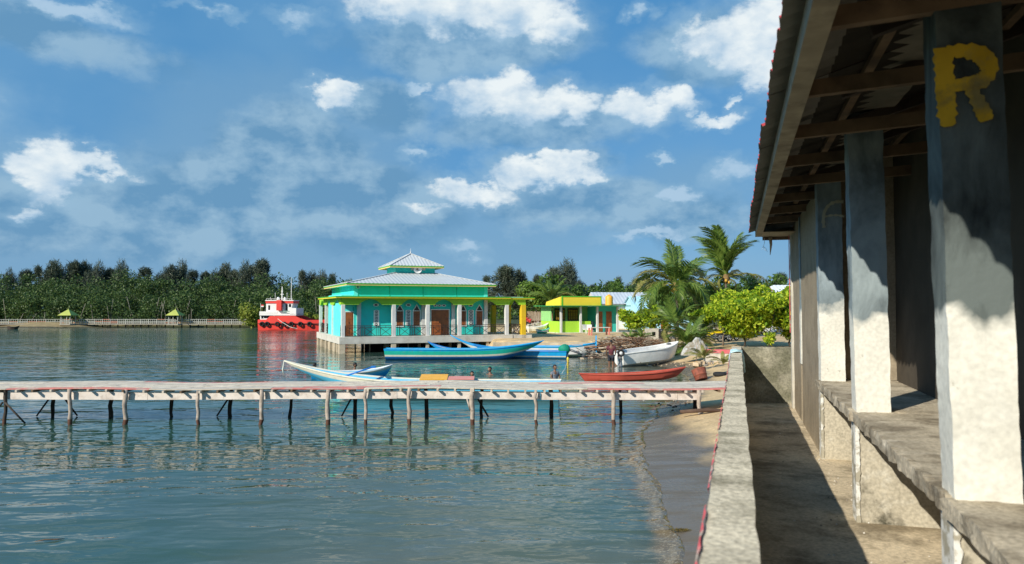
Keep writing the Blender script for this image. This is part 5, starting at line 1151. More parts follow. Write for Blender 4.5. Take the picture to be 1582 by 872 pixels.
# ================================================================ VEGETATION
rg = np.random.default_rng(7)
def leaf_quads(c, n, up, size, rg, aspect=.55, droop=0.):
    """n leaf-shaped quads round the points c; normals lean along `up`"""
    d = rg.normal(size=(n, 3)); d += np.asarray(up) * 1.0; nrm = d / np.linalg.norm(d, axis=1)[:, None]
    a = rg.normal(size=(n, 3)); a[:, 2] -= droop; a -= (a * nrm).sum(1)[:, None] * nrm; a /= np.linalg.norm(a, axis=1)[:, None]; b = np.cross(nrm, a)
    s = size * rg.uniform(.65, 1.3, n)[:, None]
    v = np.stack([c - a * s, c + b * s * aspect - a * s * .1, c + a * s, c - b * s * aspect - a * s * .1], 1)
    return v.reshape(-1, 3), np.arange(n * 4).reshape(n, 4)
def crown_pts(n, blobs, rg, shell=.55):
    """points in lumpy clumps: each blob = (x, y, z, rx, ry, rz, weight)"""
    B = np.array(blobs, float); w = B[:, 6] / B[:, 6].sum(); k = rg.choice(len(B), n, p=w)
    d = rg.normal(size=(n, 3)); d /= np.linalg.norm(d, axis=1)[:, None]; r = rg.uniform(0, 1, n) ** (1 / 3); r = shell + (1 - shell) * r
    r = np.where(rg.random(n) < .25, rg.random(n), r) * rg.normal(1, .10, n)
    return B[k, :3] + d * r[:, None] * B[k, 3:6], d
def clumps(center, rad, n, rg, sub=(.28, .45), flat=.8):
    out = []; n2 = 0
    for i in range(n):
        d = rg.normal(size=3); d /= np.linalg.norm(d); d[2] = d[2] * .9 + .1
        p = np.array(center) + d * np.array(rad) * rg.uniform(.45, 1.0); s = rg.uniform(*sub) * min(rad)
        out.append((*p, s * rg.uniform(.9, 1.3), s * rg.uniform(.9, 1.3), s * flat, s * s))
    return out
def branch_mb(h, r0, tips, lean=(0, 0), mats=None):
    m = MB(); k = 6; pts = [(lean[0] * (i / k) ** 1.5 + .03 * math.sin(i * 2.1), lean[1] * (i / k) + .03 * math.cos(i * 1.7), h * i / k) for i in range(k + 1)]
    m.tube(pts, [r0 * (1 - .45 * i / k) for i in range(k + 1)], 8)
    for (tx_, ty_, tz_) in tips:
        b = Vector(pts[-2]).lerp(Vector(pts[-1]), random.random()); e = Vector((tx_, ty_, tz_)); mid = b.lerp(e, .5) + Vector((0, 0, -.06 * (e - b).length))
        m.tube([b, mid, e], [r0 * .5, r0 * .3, r0 * .1], 5)
    return m
bark = M('bark_grey', (.20, .16, .12), .95, .3, 5, .01, sbump=14); barkd = M('bark_dark', (.06, .05, .04), .95, .3, 5, .01)
L_bright = leafmat('bright_leaf', [(.05, .13, .012), (.22, .38, .02), (.42, .56, .03), (.62, .66, .05), (.12, .25, .015)], .42)
L_mid = leafmat('mid_leaf', [(.035, .085, .015), (.08, .15, .025), (.12, .20, .035), (.05, .11, .02)], .3)
L_mang = leafmat('mangrove_leaf', [(.028, .062, .022), (.050, .100, .028), (.085, .145, .038), (.13, .19, .05), (.04, .08, .026)], .3)
L_casu = leafmat('casuarina_needle', [(.042, .066, .045), (.065, .092, .060), (.095, .122, .080), (.14, .155, .105)], .2)
L_yel = leafmat('yellow_leaf', [(.14, .20, .03), (.26, .32, .05), (.35, .36, .06)], .35)
# --- bright green trees in front of the shed
def broadleaf(name, label, px, dep, h, w, gz_, n=5200, leaf=.105, mat=L_bright, bar=bark, trunk_r=.07, seed=0, low=.34, lean=(0, 0), group=None):
    rg = np.random.default_rng(seed); random.seed(seed)
    t = thing(name, label, 'tree', W(px, dep, gz_), rg.uniform(0, 6) if lean == (0, 0) else 0, group)
    cz_ = h * (low + 1) / 2; rz_ = h * (1 - low) / 2
    bl = clumps((lean[0], lean[1], cz_), (w / 2, w / 2, rz_), 26, rg) + [(lean[0], lean[1], cz_, w * .3, w * .3, rz_ * .6, .25)]
    c, d = crown_pts(n, bl, rg, .5); v, f = leaf_quads(c, n, (0, 0, .5), leaf, rg, .5, .5)
    soup('crown', v, f, mat, t)
    tips = [b[:3] for b in bl[:8]]; branch_mb(h * (low + .12), trunk_r, tips, lean).build('trunk', bar, t); return t
broadleaf('broadleaf_tree', 'bright green bushy tree left of the stained end wall, with thin pale trunk', 1116, 47.5, 3.5, 4.0, .86, n=6500, leaf=.12, seed=1, low=.22, lean=(.1, 0))
broadleaf('broadleaf_tree', 'tallest bright yellow-green tree, crown between the end wall and the palms', 1150, 46.5, 3.8, 3.6, .86, n=7000, seed=2, leaf=.125, bar=barkd, low=.12)
broadleaf('broadleaf_tree', 'bright green tree with forked dark trunk just before the shed corner', 1187, 45.2, 3.7, 3.7, .86, n=7000, seed=3, leaf=.125, bar=barkd, low=.08)
broadleaf('broadleaf_tree', 'bright green tree whose crown is cut off by the shed corner pillar', 1219, 45.8, 3.95, 3.0, .86, n=6000, seed=4, leaf=.125, bar=barkd, low=.08)
broadleaf('broadleaf_tree', 'light green rounded bush tree left of the coconut palms', 987, 58, 2.5, 3.4, .9, n=2600, leaf=.14, seed=5, low=.2)
broadleaf('broadleaf_tree', 'light green bush right beside the aqua end of the green house', 1011, 62, 2.5, 3.2, .9, n=2400, leaf=.14, seed=6, low=.2)
broadleaf('broadleaf_tree', 'dark green dense tree behind the bright trees and below the right palm', 1103, 60, 5.3, 4.6, .9, n=3400, leaf=.17, mat=L_mid, seed=7, low=.3, bar=barkd)
broadleaf('broadleaf_tree', 'dark green rounded tree rising behind the crown of the bright trees', 1160, 66, 5.4, 4.8, .9, n=3000, leaf=.18, mat=L_mid, seed=8, low=.3, bar=barkd)
broadleaf('broadleaf_tree', 'green leafy tree against the right side of the golden mosque columns', 829, 84, 5.6, 4.6, .9, n=3000, leaf=.20, mat=leafmat('gap_leaf', [(.06, .12, .02), (.14, .24, .04), (.22, .33, .05)], .3), seed=9, low=.32)
broadleaf('broadleaf_tree', 'mid green tree rising just left of the green house parapet', 846, 92, 6.4, 5.6, .9, n=3000, leaf=.22, mat=L_mid, seed=10, low=.2, bar=barkd)
for i, (px, dep, h, w, lb) in enumerate(((868, 92, 5.6, 6, 'dark rounded tree behind the yellow parapet, left one'), (900, 95, 5.2, 7, 'dark rounded tree behind the right end of the yellow parapet'), (930, 110, 6.6, 8, 'mid green tree over the orange water tank'),
                                         (968, 120, 7.0, 9, 'dark green tree above the grey metal roof'), (1000, 115, 6.5, 9, 'dark green tree over the light blue roof'), (1035, 70, 4.6, 5, 'dark bushy tree directly behind the left coconut palm'),
                                         (1066, 68, 4.9, 5, 'dark bushy tree between the two coconut palms'), (1128, 84, 6.0, 6, 'dark tree far behind the tallest bright tree'), (1208, 90, 6.2, 6, 'dark tree behind the white roofs by the shed'))):
    broadleaf('broadleaf_tree', lb, px, dep, h, w, .9, n=2300, leaf=.22, mat=L_mid, seed=30 + i, low=.12, bar=barkd)
broadleaf('shrub', 'small light green sapling growing over the end wall top', 1188, 44.0, 1.0, .9, .86, n=380, leaf=.09, seed=11, low=.15, trunk_r=.02)
broadleaf('shrub', 'yellowish round bush at the waterline left of the tug', 388, 124, 3.9, 4.2, .0, n=1300, leaf=.24, mat=L_yel, seed=12, low=.0)
broadleaf('shrub', 'yellowish bush on the shore over the low stern deck of the tug', 478, 126, 2.9, 7, .0, n=1500, leaf=.24, mat=L_yel, seed=13, low=.0)
# --- the mangrove bank: nobody could count it
def thicket(name, label, px0, px1, dep, depth, h0, h1, n, mat, seed, leaf=.26, z0=-.1):
    rg = np.random.default_rng(seed); bl = []; m = int((px1 - px0) / 8)
    for i in range(m * 5):
        px = rg.uniform(px0, px1); q = rg.random(); dp = dep + depth * q; hh = h0 + (h1 - h0) * q * rg.uniform(.75, 1.12) + 1.7 * mnoise.noise((px * .045, seed, 0)) 
        p = W(px, dp, 0); r = rg.uniform(1.0, 2.3); z = rg.uniform(.25, 1) * hh
        bl.append((p.x, p.y, z, r * 1.1, r, r * .75, r * r))
    c, d = crown_pts(n, bl, rg, .5); c[:, 2] = np.maximum(c[:, 2], z0); v, f = leaf_quads(c, n, (0, 0, .4), leaf, rg, .55, .2)
    o = soup(name, v, f, mat); o['kind'] = 'stuff'; return o
thicket('mangrove_thicket', '', -260, 545, 126.5, 13, 3.6, 9.6, 110000, L_mang, 1, .19)
thicket('mangrove_thicket', '', -260, 545, 140, 10, 6.5, 9.6, 16000, leafmat('mangrove_back', [(.03, .065, .022), (.055, .10, .03), (.08, .13, .035)], .25), 2)
thicket('far_woodland', '', 545, 1260, 150, 18, 3.5, 7.0, 22000, L_mid, 3, .34, .5)
m = MB(); rnd = random.Random(9)
for i in range(45):            # pale stems at the foot of the mangroves
    px = rnd.uniform(-60, 520); a = W(px, 126 + rnd.uniform(-.6, 4), -.2); h = rnd.uniform(2.2, 5.5)
    m.tube([a, a + Vector((rnd.uniform(-.5, .5), 0, h * .5)), a + Vector((rnd.uniform(-.9, .9), 0, h))], [.07, .05, .03], 4)
o = m.build('mangrove_stems', M('pale_stem', (.26, .24, .19), .9)); o['kind'] = 'stuff'
# --- casuarinas: tall, feathery, dark
def casuarina_mesh(seed, h, w, lobes, n):
    rg = np.random.default_rng(seed); bl = []
    for i in range(lobes):
        z = h * rg.uniform(.30, .96); tpr = (1 - .85 * ((z / h - .30) / .70) ** 2.2); a = rg.uniform(0, 6.28); r = w / 2 * tpr * rg.uniform(.2, 1.0); s = rg.uniform(.5, 1.1) * w * .15
        bl.append((r * math.cos(a), r * math.sin(a), z, s, s, s * rg.uniform(1.2, 2.4), s * s))
    c, d = crown_pts(n, bl, rg, .2)
    a = rg.normal(size=(n, 3)) * [.7, .7, .5] + [0, 0, .55]; a += d * .55; a /= np.linalg.norm(a, axis=1)[:, None]
    b = np.cross(a, rg.normal(size=(n, 3))); b /= np.linalg.norm(b, axis=1)[:, None]; s = rg.uniform(.25, .85, n)[:, None]
    v = np.stack([c - a * s - b * .04, c + b * .085, c + a * s], 1).reshape(-1, 3); f = np.arange(n * 3).reshape(n, 3)
    me = soup('crown', v, f, L_casu); r = me.data; bpy.data.objects.remove(me)
    m = MB(); m.tube([(0, 0, 0), (.1, .05, h * .35), (-.05, .1, h * .7), (0, 0, h * .95)], [.2, .15, .09, .02], 6)
    for q in bl[::3]: zb = max(.2 * h, q[2] - .25 * h); m.tube([(0, 0, zb), (q[0] * .5, q[1] * .5, (zb + q[2]) / 2 - .1), q[:3]], [.06, .04, .015], 4)
    return r, m.mesh('trunk')
cas = [casuarina_mesh(100 + i, 12, w, lb, n) for i, (w, lb, n) in enumerate(((6.6, 50, 5200), (5.6, 44, 4400), (8.6, 64, 7000), (4.4, 34, 3200), (7.4, 48, 4400)))]
def casuarina(label, px, dep, top, k, wide=1., z0=.2):
    p = W(px, dep, z0); h = HC + (476 - top) / F * dep - z0; t = thing('casuarina_tree', label, 'tree', p, (px * 1.7) % 6.28, 'casuarina trees behind the far shore' if dep > 130 else None)
    for nm, me, mt in (('crown', cas[k][0], L_casu), ('trunk', cas[k][1], barkd)):
        o = link_mesh(nm, me, mt, t); o.scale = (h / 12 * wide, h / 12 * wide, h / 12)
for a in ((-40, 149, 420, 0, 1, 'dark casuarina cut by the left edge of the view'), (12, 150, 424, 2, .8, 'dark casuarina nearest the left edge, lower than its neighbours'), (40, 148, 419, 1, 1, 'slim casuarina second from the left edge'),
          (58, 152, 413, 3, 1, 'narrow pointed casuarina left of the left gazebo'), (80, 149, 411, 0, 1, 'broad casuarina rising directly left of the left gazebo'), (96, 153, 409, 4, .8, 'loose casuarina just left above the left gazebo'),
          (113, 150, 406, 1, 1.1, 'tallest casuarina above the left gazebo'), (131, 152, 412, 0, .9, 'dark casuarina right of the left gazebo'), (149, 149, 414, 2, .8, 'full bushy casuarina between the gazebos, left of three'),
          (168, 151, 417, 1, 1, 'slim grey-green casuarina between the gazebos'), (187, 150, 412, 2, .8, 'full pale casuarina left of the gap in the tree line'), (199, 153, 432, 3, 1.1, 'short dark casuarina at the left side of the sky gap'),
          (223, 150, 415, 3, 1.25, 'lone slim casuarina standing in the sky gap left of the right gazebo'), (245, 151, 420, 4, .8, 'casuarina at the right side of the sky gap'), (262, 149, 417, 0, 1, 'dark casuarina just left above the right gazebo'),
          (279, 151, 412, 2, .8, 'broad tall casuarina directly over the right gazebo'), (297, 150, 419, 3, 1.1, 'narrow casuarina right of the right gazebo'), (316, 152, 422, 1, 1, 'lower casuarina second right of the right gazebo'),
          (330, 149, 416, 4, .8, 'forked casuarina midway from the right gazebo to the tug'), (346, 151, 415, 0, .9, 'dark casuarina some way left of the tug'), (362, 150, 419, 1, .9, 'small casuarina left of the tall ones by the tug'),
          (379, 149, 413, 2, .8, 'broad casuarina left of the tug wheelhouse'), (393, 152, 411, 3, 1.2, 'pointed casuarina close left of the tug'), (406, 148, 403, 1, 1.1, 'tallest casuarina above the left end of the tug'),
          (434, 150, 436, 4, 1.1, 'low dark casuarina directly behind the tug mast'), (466, 147, 420, 3, 1.1, 'slender casuarina right of the tug aerial'), (481, 149, 419, 4, .9, 'open branched casuarina over the tug stern'),
          (497, 148, 426, 2, .8, 'wide casuarina between tug and mosque roof'), (512, 150, 430, 0, .9, 'casuarina touching the left eave of the mosque'), (540, 150, 432, 4, .8, 'casuarina top peeping over the left slope of the mosque roof')):
    casuarina(a[5], a[0], a[1], a[2], a[3], a[4])
for a in ((752, 104, 428, 3, 1.1, 'small dark casuarina top over the right slope of the mosque roof'), (783, 100, 413, 1, 1.5, 'broad dark casuarina behind the right end of the mosque roof'), (803, 102, 424, 0, 1.1, 'casuarina right of the broad one beside the mosque'),
          (829, 112, 427, 1, 1, 'slim casuarina in the gap between mosque and green house'), (857, 104, 421, 0, 1.3, 'left half of the big dark casuarina pair above the green house'), (873, 102, 411, 2, 1.1, 'tall dark casuarina above the yellow parapet of the green house'),
          (891, 106, 430, 4, 1, 'casuarina leaning right above the end of the yellow parapet'), (916, 135, 441, 3, 1.2, 'tiny distant casuarina above the orange tank'), (940, 140, 437, 1, 1, 'distant casuarina left of the grey metal roof ridge'),
          (955, 140, 434, 0, .9, 'distant casuarina over the grey metal roof'), (972, 142, 438, 4, .9, 'distant casuarina near the right end of the grey roof'), (998, 135, 424, 3, 1.3, 'slender distant casuarina left of the left palm crown'),
          (985, 138, 432, 1, 1, 'distant low casuarina just left of the slender one'), (1062, 120, 432, 2, .8, 'casuarina seen between the two palm crowns'), (1145, 110, 441, 4, .8, 'low casuarina right of the right palm'),
          (1168, 115, 434, 0, .9, 'casuarina above the white roof'), (1207, 112, 424, 1, 1.2, 'dark casuarina beside the shed eave')):
    casuarina(a[5], a[0], a[1], a[2], a[3], a[4], .9)
# --- palms
def frond_mesh(seed, L=2.6, droop=1.0, n=34, wl=.62):
    rr = random.Random(seed); m = MB(); pts = []; k = 12; ang = R(6)
    p = Vector((0, 0, 0)); a = R(0)
    for i in range(k + 1):
        t = i / k; pts.append(p.copy()); a = -droop * (t ** 1.5) * 1.35; p = p + Vector((math.cos(a), 0, math.sin(a))) * L / k
    m.tube(pts, [.035 * (1 - .85 * i / k) + .004 for i in range(k + 1)], 5, 1)
    for i in range(n):
        t = .14 + .86 * i / n; q = t * k; j = min(int(q), k - 1); c = pts[j].lerp(pts[j + 1], q - j); d = (pts[j + 1] - pts[j]).normalized(); upv = Vector((-d.z, 0, d.x))
        ln = wl * (math.sin(math.pi * min(1, t * .92 + .06)) ** .6) * rr.uniform(.85, 1.12)
        for s in (-1, 1):
            o = (Vector((0, s, 0)) * .80 + d * .62 + upv * rr.uniform(-.05, .28)).normalized(); w = d * .044
            mid = c + o * ln * .5 - Vector((0, 0, .05 * ln)); tip = c + o * ln - Vector((0, 0, (.22 + .35 * droop * t) * ln * rr.uniform(.7, 1.5)))
            m.add([c - w * .6, c + w * .6, mid + w, mid - w, tip], [(0, 1, 2, 3), (3, 2, 4)])
    return m.mesh('frond')
fm_g = leafmat('palm_green', [(.055, .11, .02), (.11, .19, .03), (.19, .27, .05), (.035, .08, .015)], .3, .4); fm_y = leafmat('palm_olive', [(.16, .18, .04), (.26, .26, .07), (.34, .30, .10)], .3, .45); fm_rib = M('palm_rib', (.30, .30, .08), .6)
fronds = [frond_mesh(i, 2.7, dr) for i, dr in enumerate((.45, .95, 1.35, 1.75))]
def palm(label, px, dep, z0, zc, L, spec, trunk_r=.13, coco=0, seed=0, lean=(0, 0), stubs=True):
    rr = random.Random(seed); b = W(px, dep, z0); H = zc - z0; t = thing('coconut_palm' if H > 1.2 else 'young_palm', label, 'palm', b, YAW)
    if H > .15:
        k = 12; pts = [(lean[0] * (1 - math.cos(i / k * 1.57)), lean[1] * i / k, H * i / k) for i in range(k + 1)]; m = MB()
        m.tube(pts, [trunk_r * (1.25 - .5 * min(1, i / 3) + (.04 if i % 2 else 0)) for i in range(k + 1)], 9); m.build('trunk', M('palm_bark', (.26, .21, .16), .95, .25, 7, .01), t)
    top = Vector((lean[0], lean[1], H))
    for (az, el, s, di, ye) in spec:
        me = fronds[di]; key = 'y' if ye else 'g'; nm = f'frond_{di}_{key}'; me2 = bpy.data.meshes.get(nm)
        if not me2:
            me2 = me.copy(); me2.name = nm; me2.materials.clear(); me2.materials.append(fm_y if ye else fm_g); me2.materials.append(fm_rib)
        o = bpy.data.objects.new('frond', me2); C.objects.link(o); o.parent = t; o.location = top + Vector((0, 0, rr.uniform(-.05, .08)))
        o.rotation_euler = (rr.uniform(-.9, .9), -R(el + rr.uniform(-9, 7)), R(az + rr.uniform(-14, 14))); o.scale = (L * s * rr.uniform(.86, 1.08) / 2.7,) * 3
    for i in range(coco):
        a = rr.uniform(0, 6.28); MB().lathe([(0, -.13), (.09, -.10), (.12, 0), (.09, .10), (0, .14)], 8, c=top + Vector((.26 * math.cos(a), .26 * math.sin(a), -.22 - rr.uniform(0, .35)))).build('coconut', M('coconut_yellow', (.55, .33, .04), .5, .2, 3), t)
    if coco: MB().lathe([(.10, -.5), (.24, -.25), (.28, 0), (.16, .3), (0, .4)], 9, c=top).build('crown_fibre', M('palm_fibre', (.22, .14, .06), .95, .3, 9), t)
# (azimuth from picture right, elevation at the base, length, droop, yellowish)
A = [(88, 84, 1.0, 0, 0), (70, 76, 1, 0, 0), (110, 70, 1, 1, 0), (165, 64, 1.05, 2, 0), (185, 46, 1.1, 3, 1), (178, 22, 1.15, 3, 1), (196, 8, 1.1, 3, 0), (160, -8, .95, 3, 0), (0, 64, 1.0, 1, 0), (12, 40, 1.15, 2, 1), (-8, 22, 1.2, 3, 1), (5, -2, 1.0, 3, 0), (-20, -22, .95, 3, 1),
     (250, 60, .9, 2, 0), (300, 58, .95, 2, 0), (270, 30, .9, 3, 0), (225, 15, 1, 3, 0), (315, 15, 1, 3, 0), (60, 40, 1, 2, 0), (120, 40, 1, 2, 0), (200, -30, .9, 3, 0), (340, -38, .85, 3, 0), (182, 75, 1.0, 1, 0), (150, 55, 1., 2, 0)]
palm('left coconut palm with drooping fronds and yellow nuts behind the bright trees', 1047, 55, .9, 4.95, 3.95, A, coco=13, seed=1, lean=(-.15, 0))
B2 = [(90, 87, 1.5, 0, 0), (100, 84, 1.45, 0, 0), (170, 80, 1.5, 1, 0), (178, 76, 1.4, 1, 0), (172, 70, 1.3, 1, 0), (10, 82, 1.5, 0, 0), (2, 76, 1.35, 1, 0), (270, 80, 1.3, 1, 0), (250, 72, 1.2, 1, 0), (300, 72, 1.2, 1, 0), (185, 84, 1.55, 0, 0), (165, 88, 1.5, 1, 0),
      (0, 24, 1.15, 1, 1), (4, 20, 1.0, 1, 0), (185, 50, .8, 3, 0), (190, 30, .7, 3, 1), (330, 40, .6, 3, 1), (200, 10, .6, 3, 1), (350, -5, .5, 3, 1)]
palm('right taller coconut palm with upright windblown fronds and one frond reaching right', 1120, 60, .9, 5.75, 3.1, B2, coco=3, seed=2, lean=(.1, 0))
Y = [(90, 80, 1, 0, 0), (170, 62, 1.1, 1, 0), (10, 60, 1.1, 1, 0), (180, 30, 1.15, 2, 0), (0, 34, 1.1, 2, 0), (200, 5, 1, 3, 1), (-15, 10, .95, 3, 1), (250, 50, .9, 2, 0), (300, 48, .9, 2, 0), (140, 50, 1, 1, 0), (40, 55, 1, 1, 0), (182, 74, 1.1, 0, 0), (2, 76, 1.1, 0, 0), (215, -15, .8, 3, 0), (325, -20, .8, 3, 0)]
palm('young palm with a slim trunk in front of the left coconut palm', 1043, 47, .84, 2.15, 2.0, Y, .05, seed=3)
Y2 = [(q[0], q[1] + 16 if q[1] < 60 else q[1], q[2], min(q[3], 2), q[4]) for q in Y]
palm('low trunkless palm clump left of the tarp heap', 1062, 44.5, .82, .98, 1.9, Y2, .05, seed=4)
palm('second low palm clump close behind the tarp heap', 1078, 48, .84, 1.1, 1.7, Y2, .05, seed=5)
palm('palm with upright fronds in the gap behind the green house', 851, 80, .9, 4.0, 3.0, [q for q in Y2 if q[1] > 30] + [(0, 50, 1.1, 2, 1), (180, 40, 1, 2, 0)], .12, seed=6)
palm('tiny palm seedling on the sand left of the palms', 973, 52, .9, 1.0, .9, Y2[:9], .03, seed=7); palm('small palm seedling in the undergrowth below the light green bush', 993, 53, .9, 1.0, 1.1, Y2[:10], .03, seed=8)
yl = [(q[0], q[1], q[2], min(q[3], 1), 1) for q in Y2[:9]]
palm('yellowish palm seedling right of the tarp heap', 1087, 36.5, .72, .80, .85, yl, .02, seed=9); palm('smallest yellow palm seedling beside the low wall end', 1116, 33.5, .66, .72, .6, yl, .02, seed=10)
# ================================================================ THINGS ON THE BEACH
# brushwood pile
def stick_pile(name, label, px, dep, sx, sy, h, n, mat, seed, big=0):
    rr = random.Random(seed); t = thing(name, label, 'woodpile', W(px, dep, ground_z(*W(px, dep)[:2]) - .03), YAW)
    for i in range(big):
        x = rr.uniform(-sx, sx * .8); y = rr.uniform(-sy, sy); l = rr.uniform(1.2, 2.6); a = rr.uniform(-.35, .35); z = rr.uniform(.05, h * .5)
        r = rr.uniform(.04, .085); MB().tube([(x - l / 2 * math.cos(a), y - l / 2 * math.sin(a), z), (x, y, z + rr.uniform(-.03, .08)), (x + l / 2 * math.cos(a), y + l / 2 * math.sin(a), z + rr.uniform(-.05, .15))], [r, r * .9, r * .7], 7).build('log', rr.choice(mat), t)
    m = MB()
    for i in range(n):
        x = rr.gauss(0, sx * .45); y = rr.gauss(0, sy * .5); z = max(.02, h * (1 - (x / sx) ** 2 * .8) * rr.uniform(.1, 1)); l = rr.uniform(.4, 1.5); a = rr.gauss(0, .55); e = rr.gauss(0, .22); d = Vector((math.cos(a) * math.cos(e), math.sin(a), math.sin(e))) * l / 2; c = Vector((x, y, z)); b = Vector((rr.uniform(-.1, .1), rr.uniform(-.1, .1), rr.uniform(-.05, .1)))
        q = [c - d, c + b, c + d]; 
        for v in q: v.z = max(v.z, 0)
        m.tube(q, [rr.uniform(.012, .03), .016, .006], 4, rr.randrange(len(mat)), cap=False)
    o = m.build('brushwood', mat, t); o['kind'] = 'stuff'; return t
w1_ = M('dry_brown_twig', (.24, .13, .07), .9, .3, 5); w2_ = M('bleached_wood', (.46, .38, .29), .9, .2, 5); w3_ = M('dark_twig', (.10, .06, .04), .9, .3, 5)
stick_pile('brushwood_pile', 'big tangled pile of brown branches and bleached poles on the sand behind the dinghy', 978, 50.0, 3.1, 1.3, .85, 1300, [w1_, w1_, w2_, w3_, w2_], 1, 26)
stick_pile('driftwood_heap', 'low scatter of driftwood along the beach below the palms', 1030, 50.5, 1.9, 1.0, .30, 260, [w2_, w3_, w2_], 2, 7)
stick_pile('driftwood_heap', 'small heap of grey driftwood beside the stem post of the white boat', 921, 48.4, .7, .5, .42, 160, [w2_, w3_], 3, 4)
lg = MB().tube([(-1.7, 0, .1), (-.5, .05, .13), (.8, -.02, .10), (1.7, .08, .12)], [.10, .12, .10, .07], 9).build('log', w3_, loc=W(1028, 45.5, ground_z(*W(1028, 45.5)[:2])), rot=(0, 0, YAW + .05)); setp(lg, label='long dark driftwood log lying between the brushwood pile and the low palms', category='log')
lg = MB().tube([(-.8, 0, .03), (0, .04, .06), (.8, -.03, .03)], [.05, .06, .04], 9).build('log', w3_, loc=W(1092, 20.6, ground_z(*W(1092, 20.6)[:2]) + .04), rot=(0, 0, YAW + .12)); setp(lg, label='dark crooked log on the sand under the shore end of the jetty', category='log')
# rubble and boats in the gap beside the mosque
def rubble(name, label, px, dep, sx, sy, h, n, mats, seed, smin=.08, smax=.26):
    rr = random.Random(seed); m = MB(); g = ground_z(*W(px, dep)[:2]); base = W(px, dep, g - .03)
    for i in range(n):
        x = rr.gauss(0, sx * .45); y = rr.gauss(0, sy * .45); z = h * max(0, 1 - (x / sx) ** 2 - (y / sy) ** 2) * rr.uniform(.3, 1); s = rr.uniform(smin, smax); vs = []
        for k in range(8):
            vs.append(Vector((((k & 1) * 2 - 1) * s * rr.uniform(.5, 1.1), ((k >> 1 & 1) * 2 - 1) * s * rr.uniform(.5, 1.1), ((k >> 2 & 1) * 2 - 1) * s * rr.uniform(.35, .8))))
        rot = Matrix.Rotation(rr.uniform(0, 3), 3, 'Z') @ Matrix.Rotation(rr.uniform(-.5, .5), 3, 'X')
        m.add([rot @ v + Vector((x, y, z)) for v in vs], [(0, 2, 3, 1), (4, 5, 7, 6), (0, 1, 5, 4), (1, 3, 7, 5), (3, 2, 6, 7), (2, 0, 4, 6)], rr.randrange(len(mats)))
    o = m.build(name, mats, None, loc=base, rot=(0, 0, YAW)); o['kind'] = 'stuff'; o['label'] = label; return o
stn = M('pale_stone', (.50, .45, .37), .9, .2, 4, .004); stn2 = M('grey_stone', (.30, .28, .25), .9, .2, 4, .004); stn3 = M('sand_stone', (.52, .40, .26), .9, .2, 4, .004)
rubble('rubble', 'pale rubble heaped in the gap beside the mosque', 836, 74, 3.0, 2.0, .85, 420, [stn, stn3, stn2], 1)
rubble('rubble', 'stones along the foot of the trees', 1010, 58, 5.5, 1.0, .25, 110, [stn, stn3, stn2], 2, .06, .2)
rubble('rubble', 'broken slabs by the low red painted wall', 1100, 38.8, 1.1, .5, .16, 34, [stn3, stn2, stn3], 3, .06, .17)
rubble('rubble', 'small stones and litter strewn over the beach', 1075, 40, 3.2, 3.4, .01, 110, [stn3, stn3, w3_], 4, .012, .04)
rubble('rubble', 'wrack along the sand under the jetty end', 1070, 24, 1.7, 2.2, .02, 110, [w3_, stn2, w2_], 5, .012, .04)
boat('small_boat', 'pale boat with blue trim drawn up in the gap beside the mosque', W(815, 71, .86), W(848, 72, .95), 1.1, .55, [(.7, CREAM), (1, WHT)], rb=.35, rs=.1, rake=.5, ws=.5, z0=0, thw=2, rim=WHT)
boat('small_boat', 'small white and aqua boat lying left of the green house wall', W(829, 68.5, .86), W(850, 69, .9), .8, .35, [(.5, TURQ), (1, WHT)], rb=.2, rs=.1, rake=.3, ws=.5, z0=0, thw=1, rim=TURQ)
redsh = M('red_shirt', (.55, .02, .03), .8, .1, 6)
person('person in a red shirt standing left beside the brown hut', W(815.5, 77, .9), YAW + .4, {}, 1.0, redsh, dshort); person('smaller person in red just right of the first by the hut', W(818.5, 76.5, .9), YAW - .5, sit, .9, redsh, dshort)
fn = thing('stick_fence', 'rough fence of bleached poles before the trees beside the mosque', 'fence', W(826, 79, .88), YAW); rr = random.Random(6)
for i in range(13): x = i * .19 * 1.25; MB().tube([(x, 0, 0), (x + rr.uniform(-.1, .1), 0, rr.uniform(1.3, 2.2))], [.035, .022], 5).build('pole', w2_, fn)
for z in (.6, 1.2): MB().bar((0, -.04, z), (2.9, -.04, z + .05), .04).build('cross_pole', w2_, fn)
# low wall with red cap right of the palms
rwl = thing('low_red_wall', 'short broken wall with faded red painted top behind the yellow seedlings', 'wall', W(1087, 38.8, .60), YAW - R(24))
link_mesh('wall_body', rough_box(0, 1.75, 0, .22, -.2, .32, .12, .02, 3, seed=2), stn, rwl); link_mesh('red_cap', rough_box(-.02, 1.78, -.02, .24, .325, .52, .12, .012, 3, seed=3), M('faded_red', (.55, .12, .13), .85, .15, 4, .003, ((.5, .42, .36), 5, .56, .7, .5)), rwl)
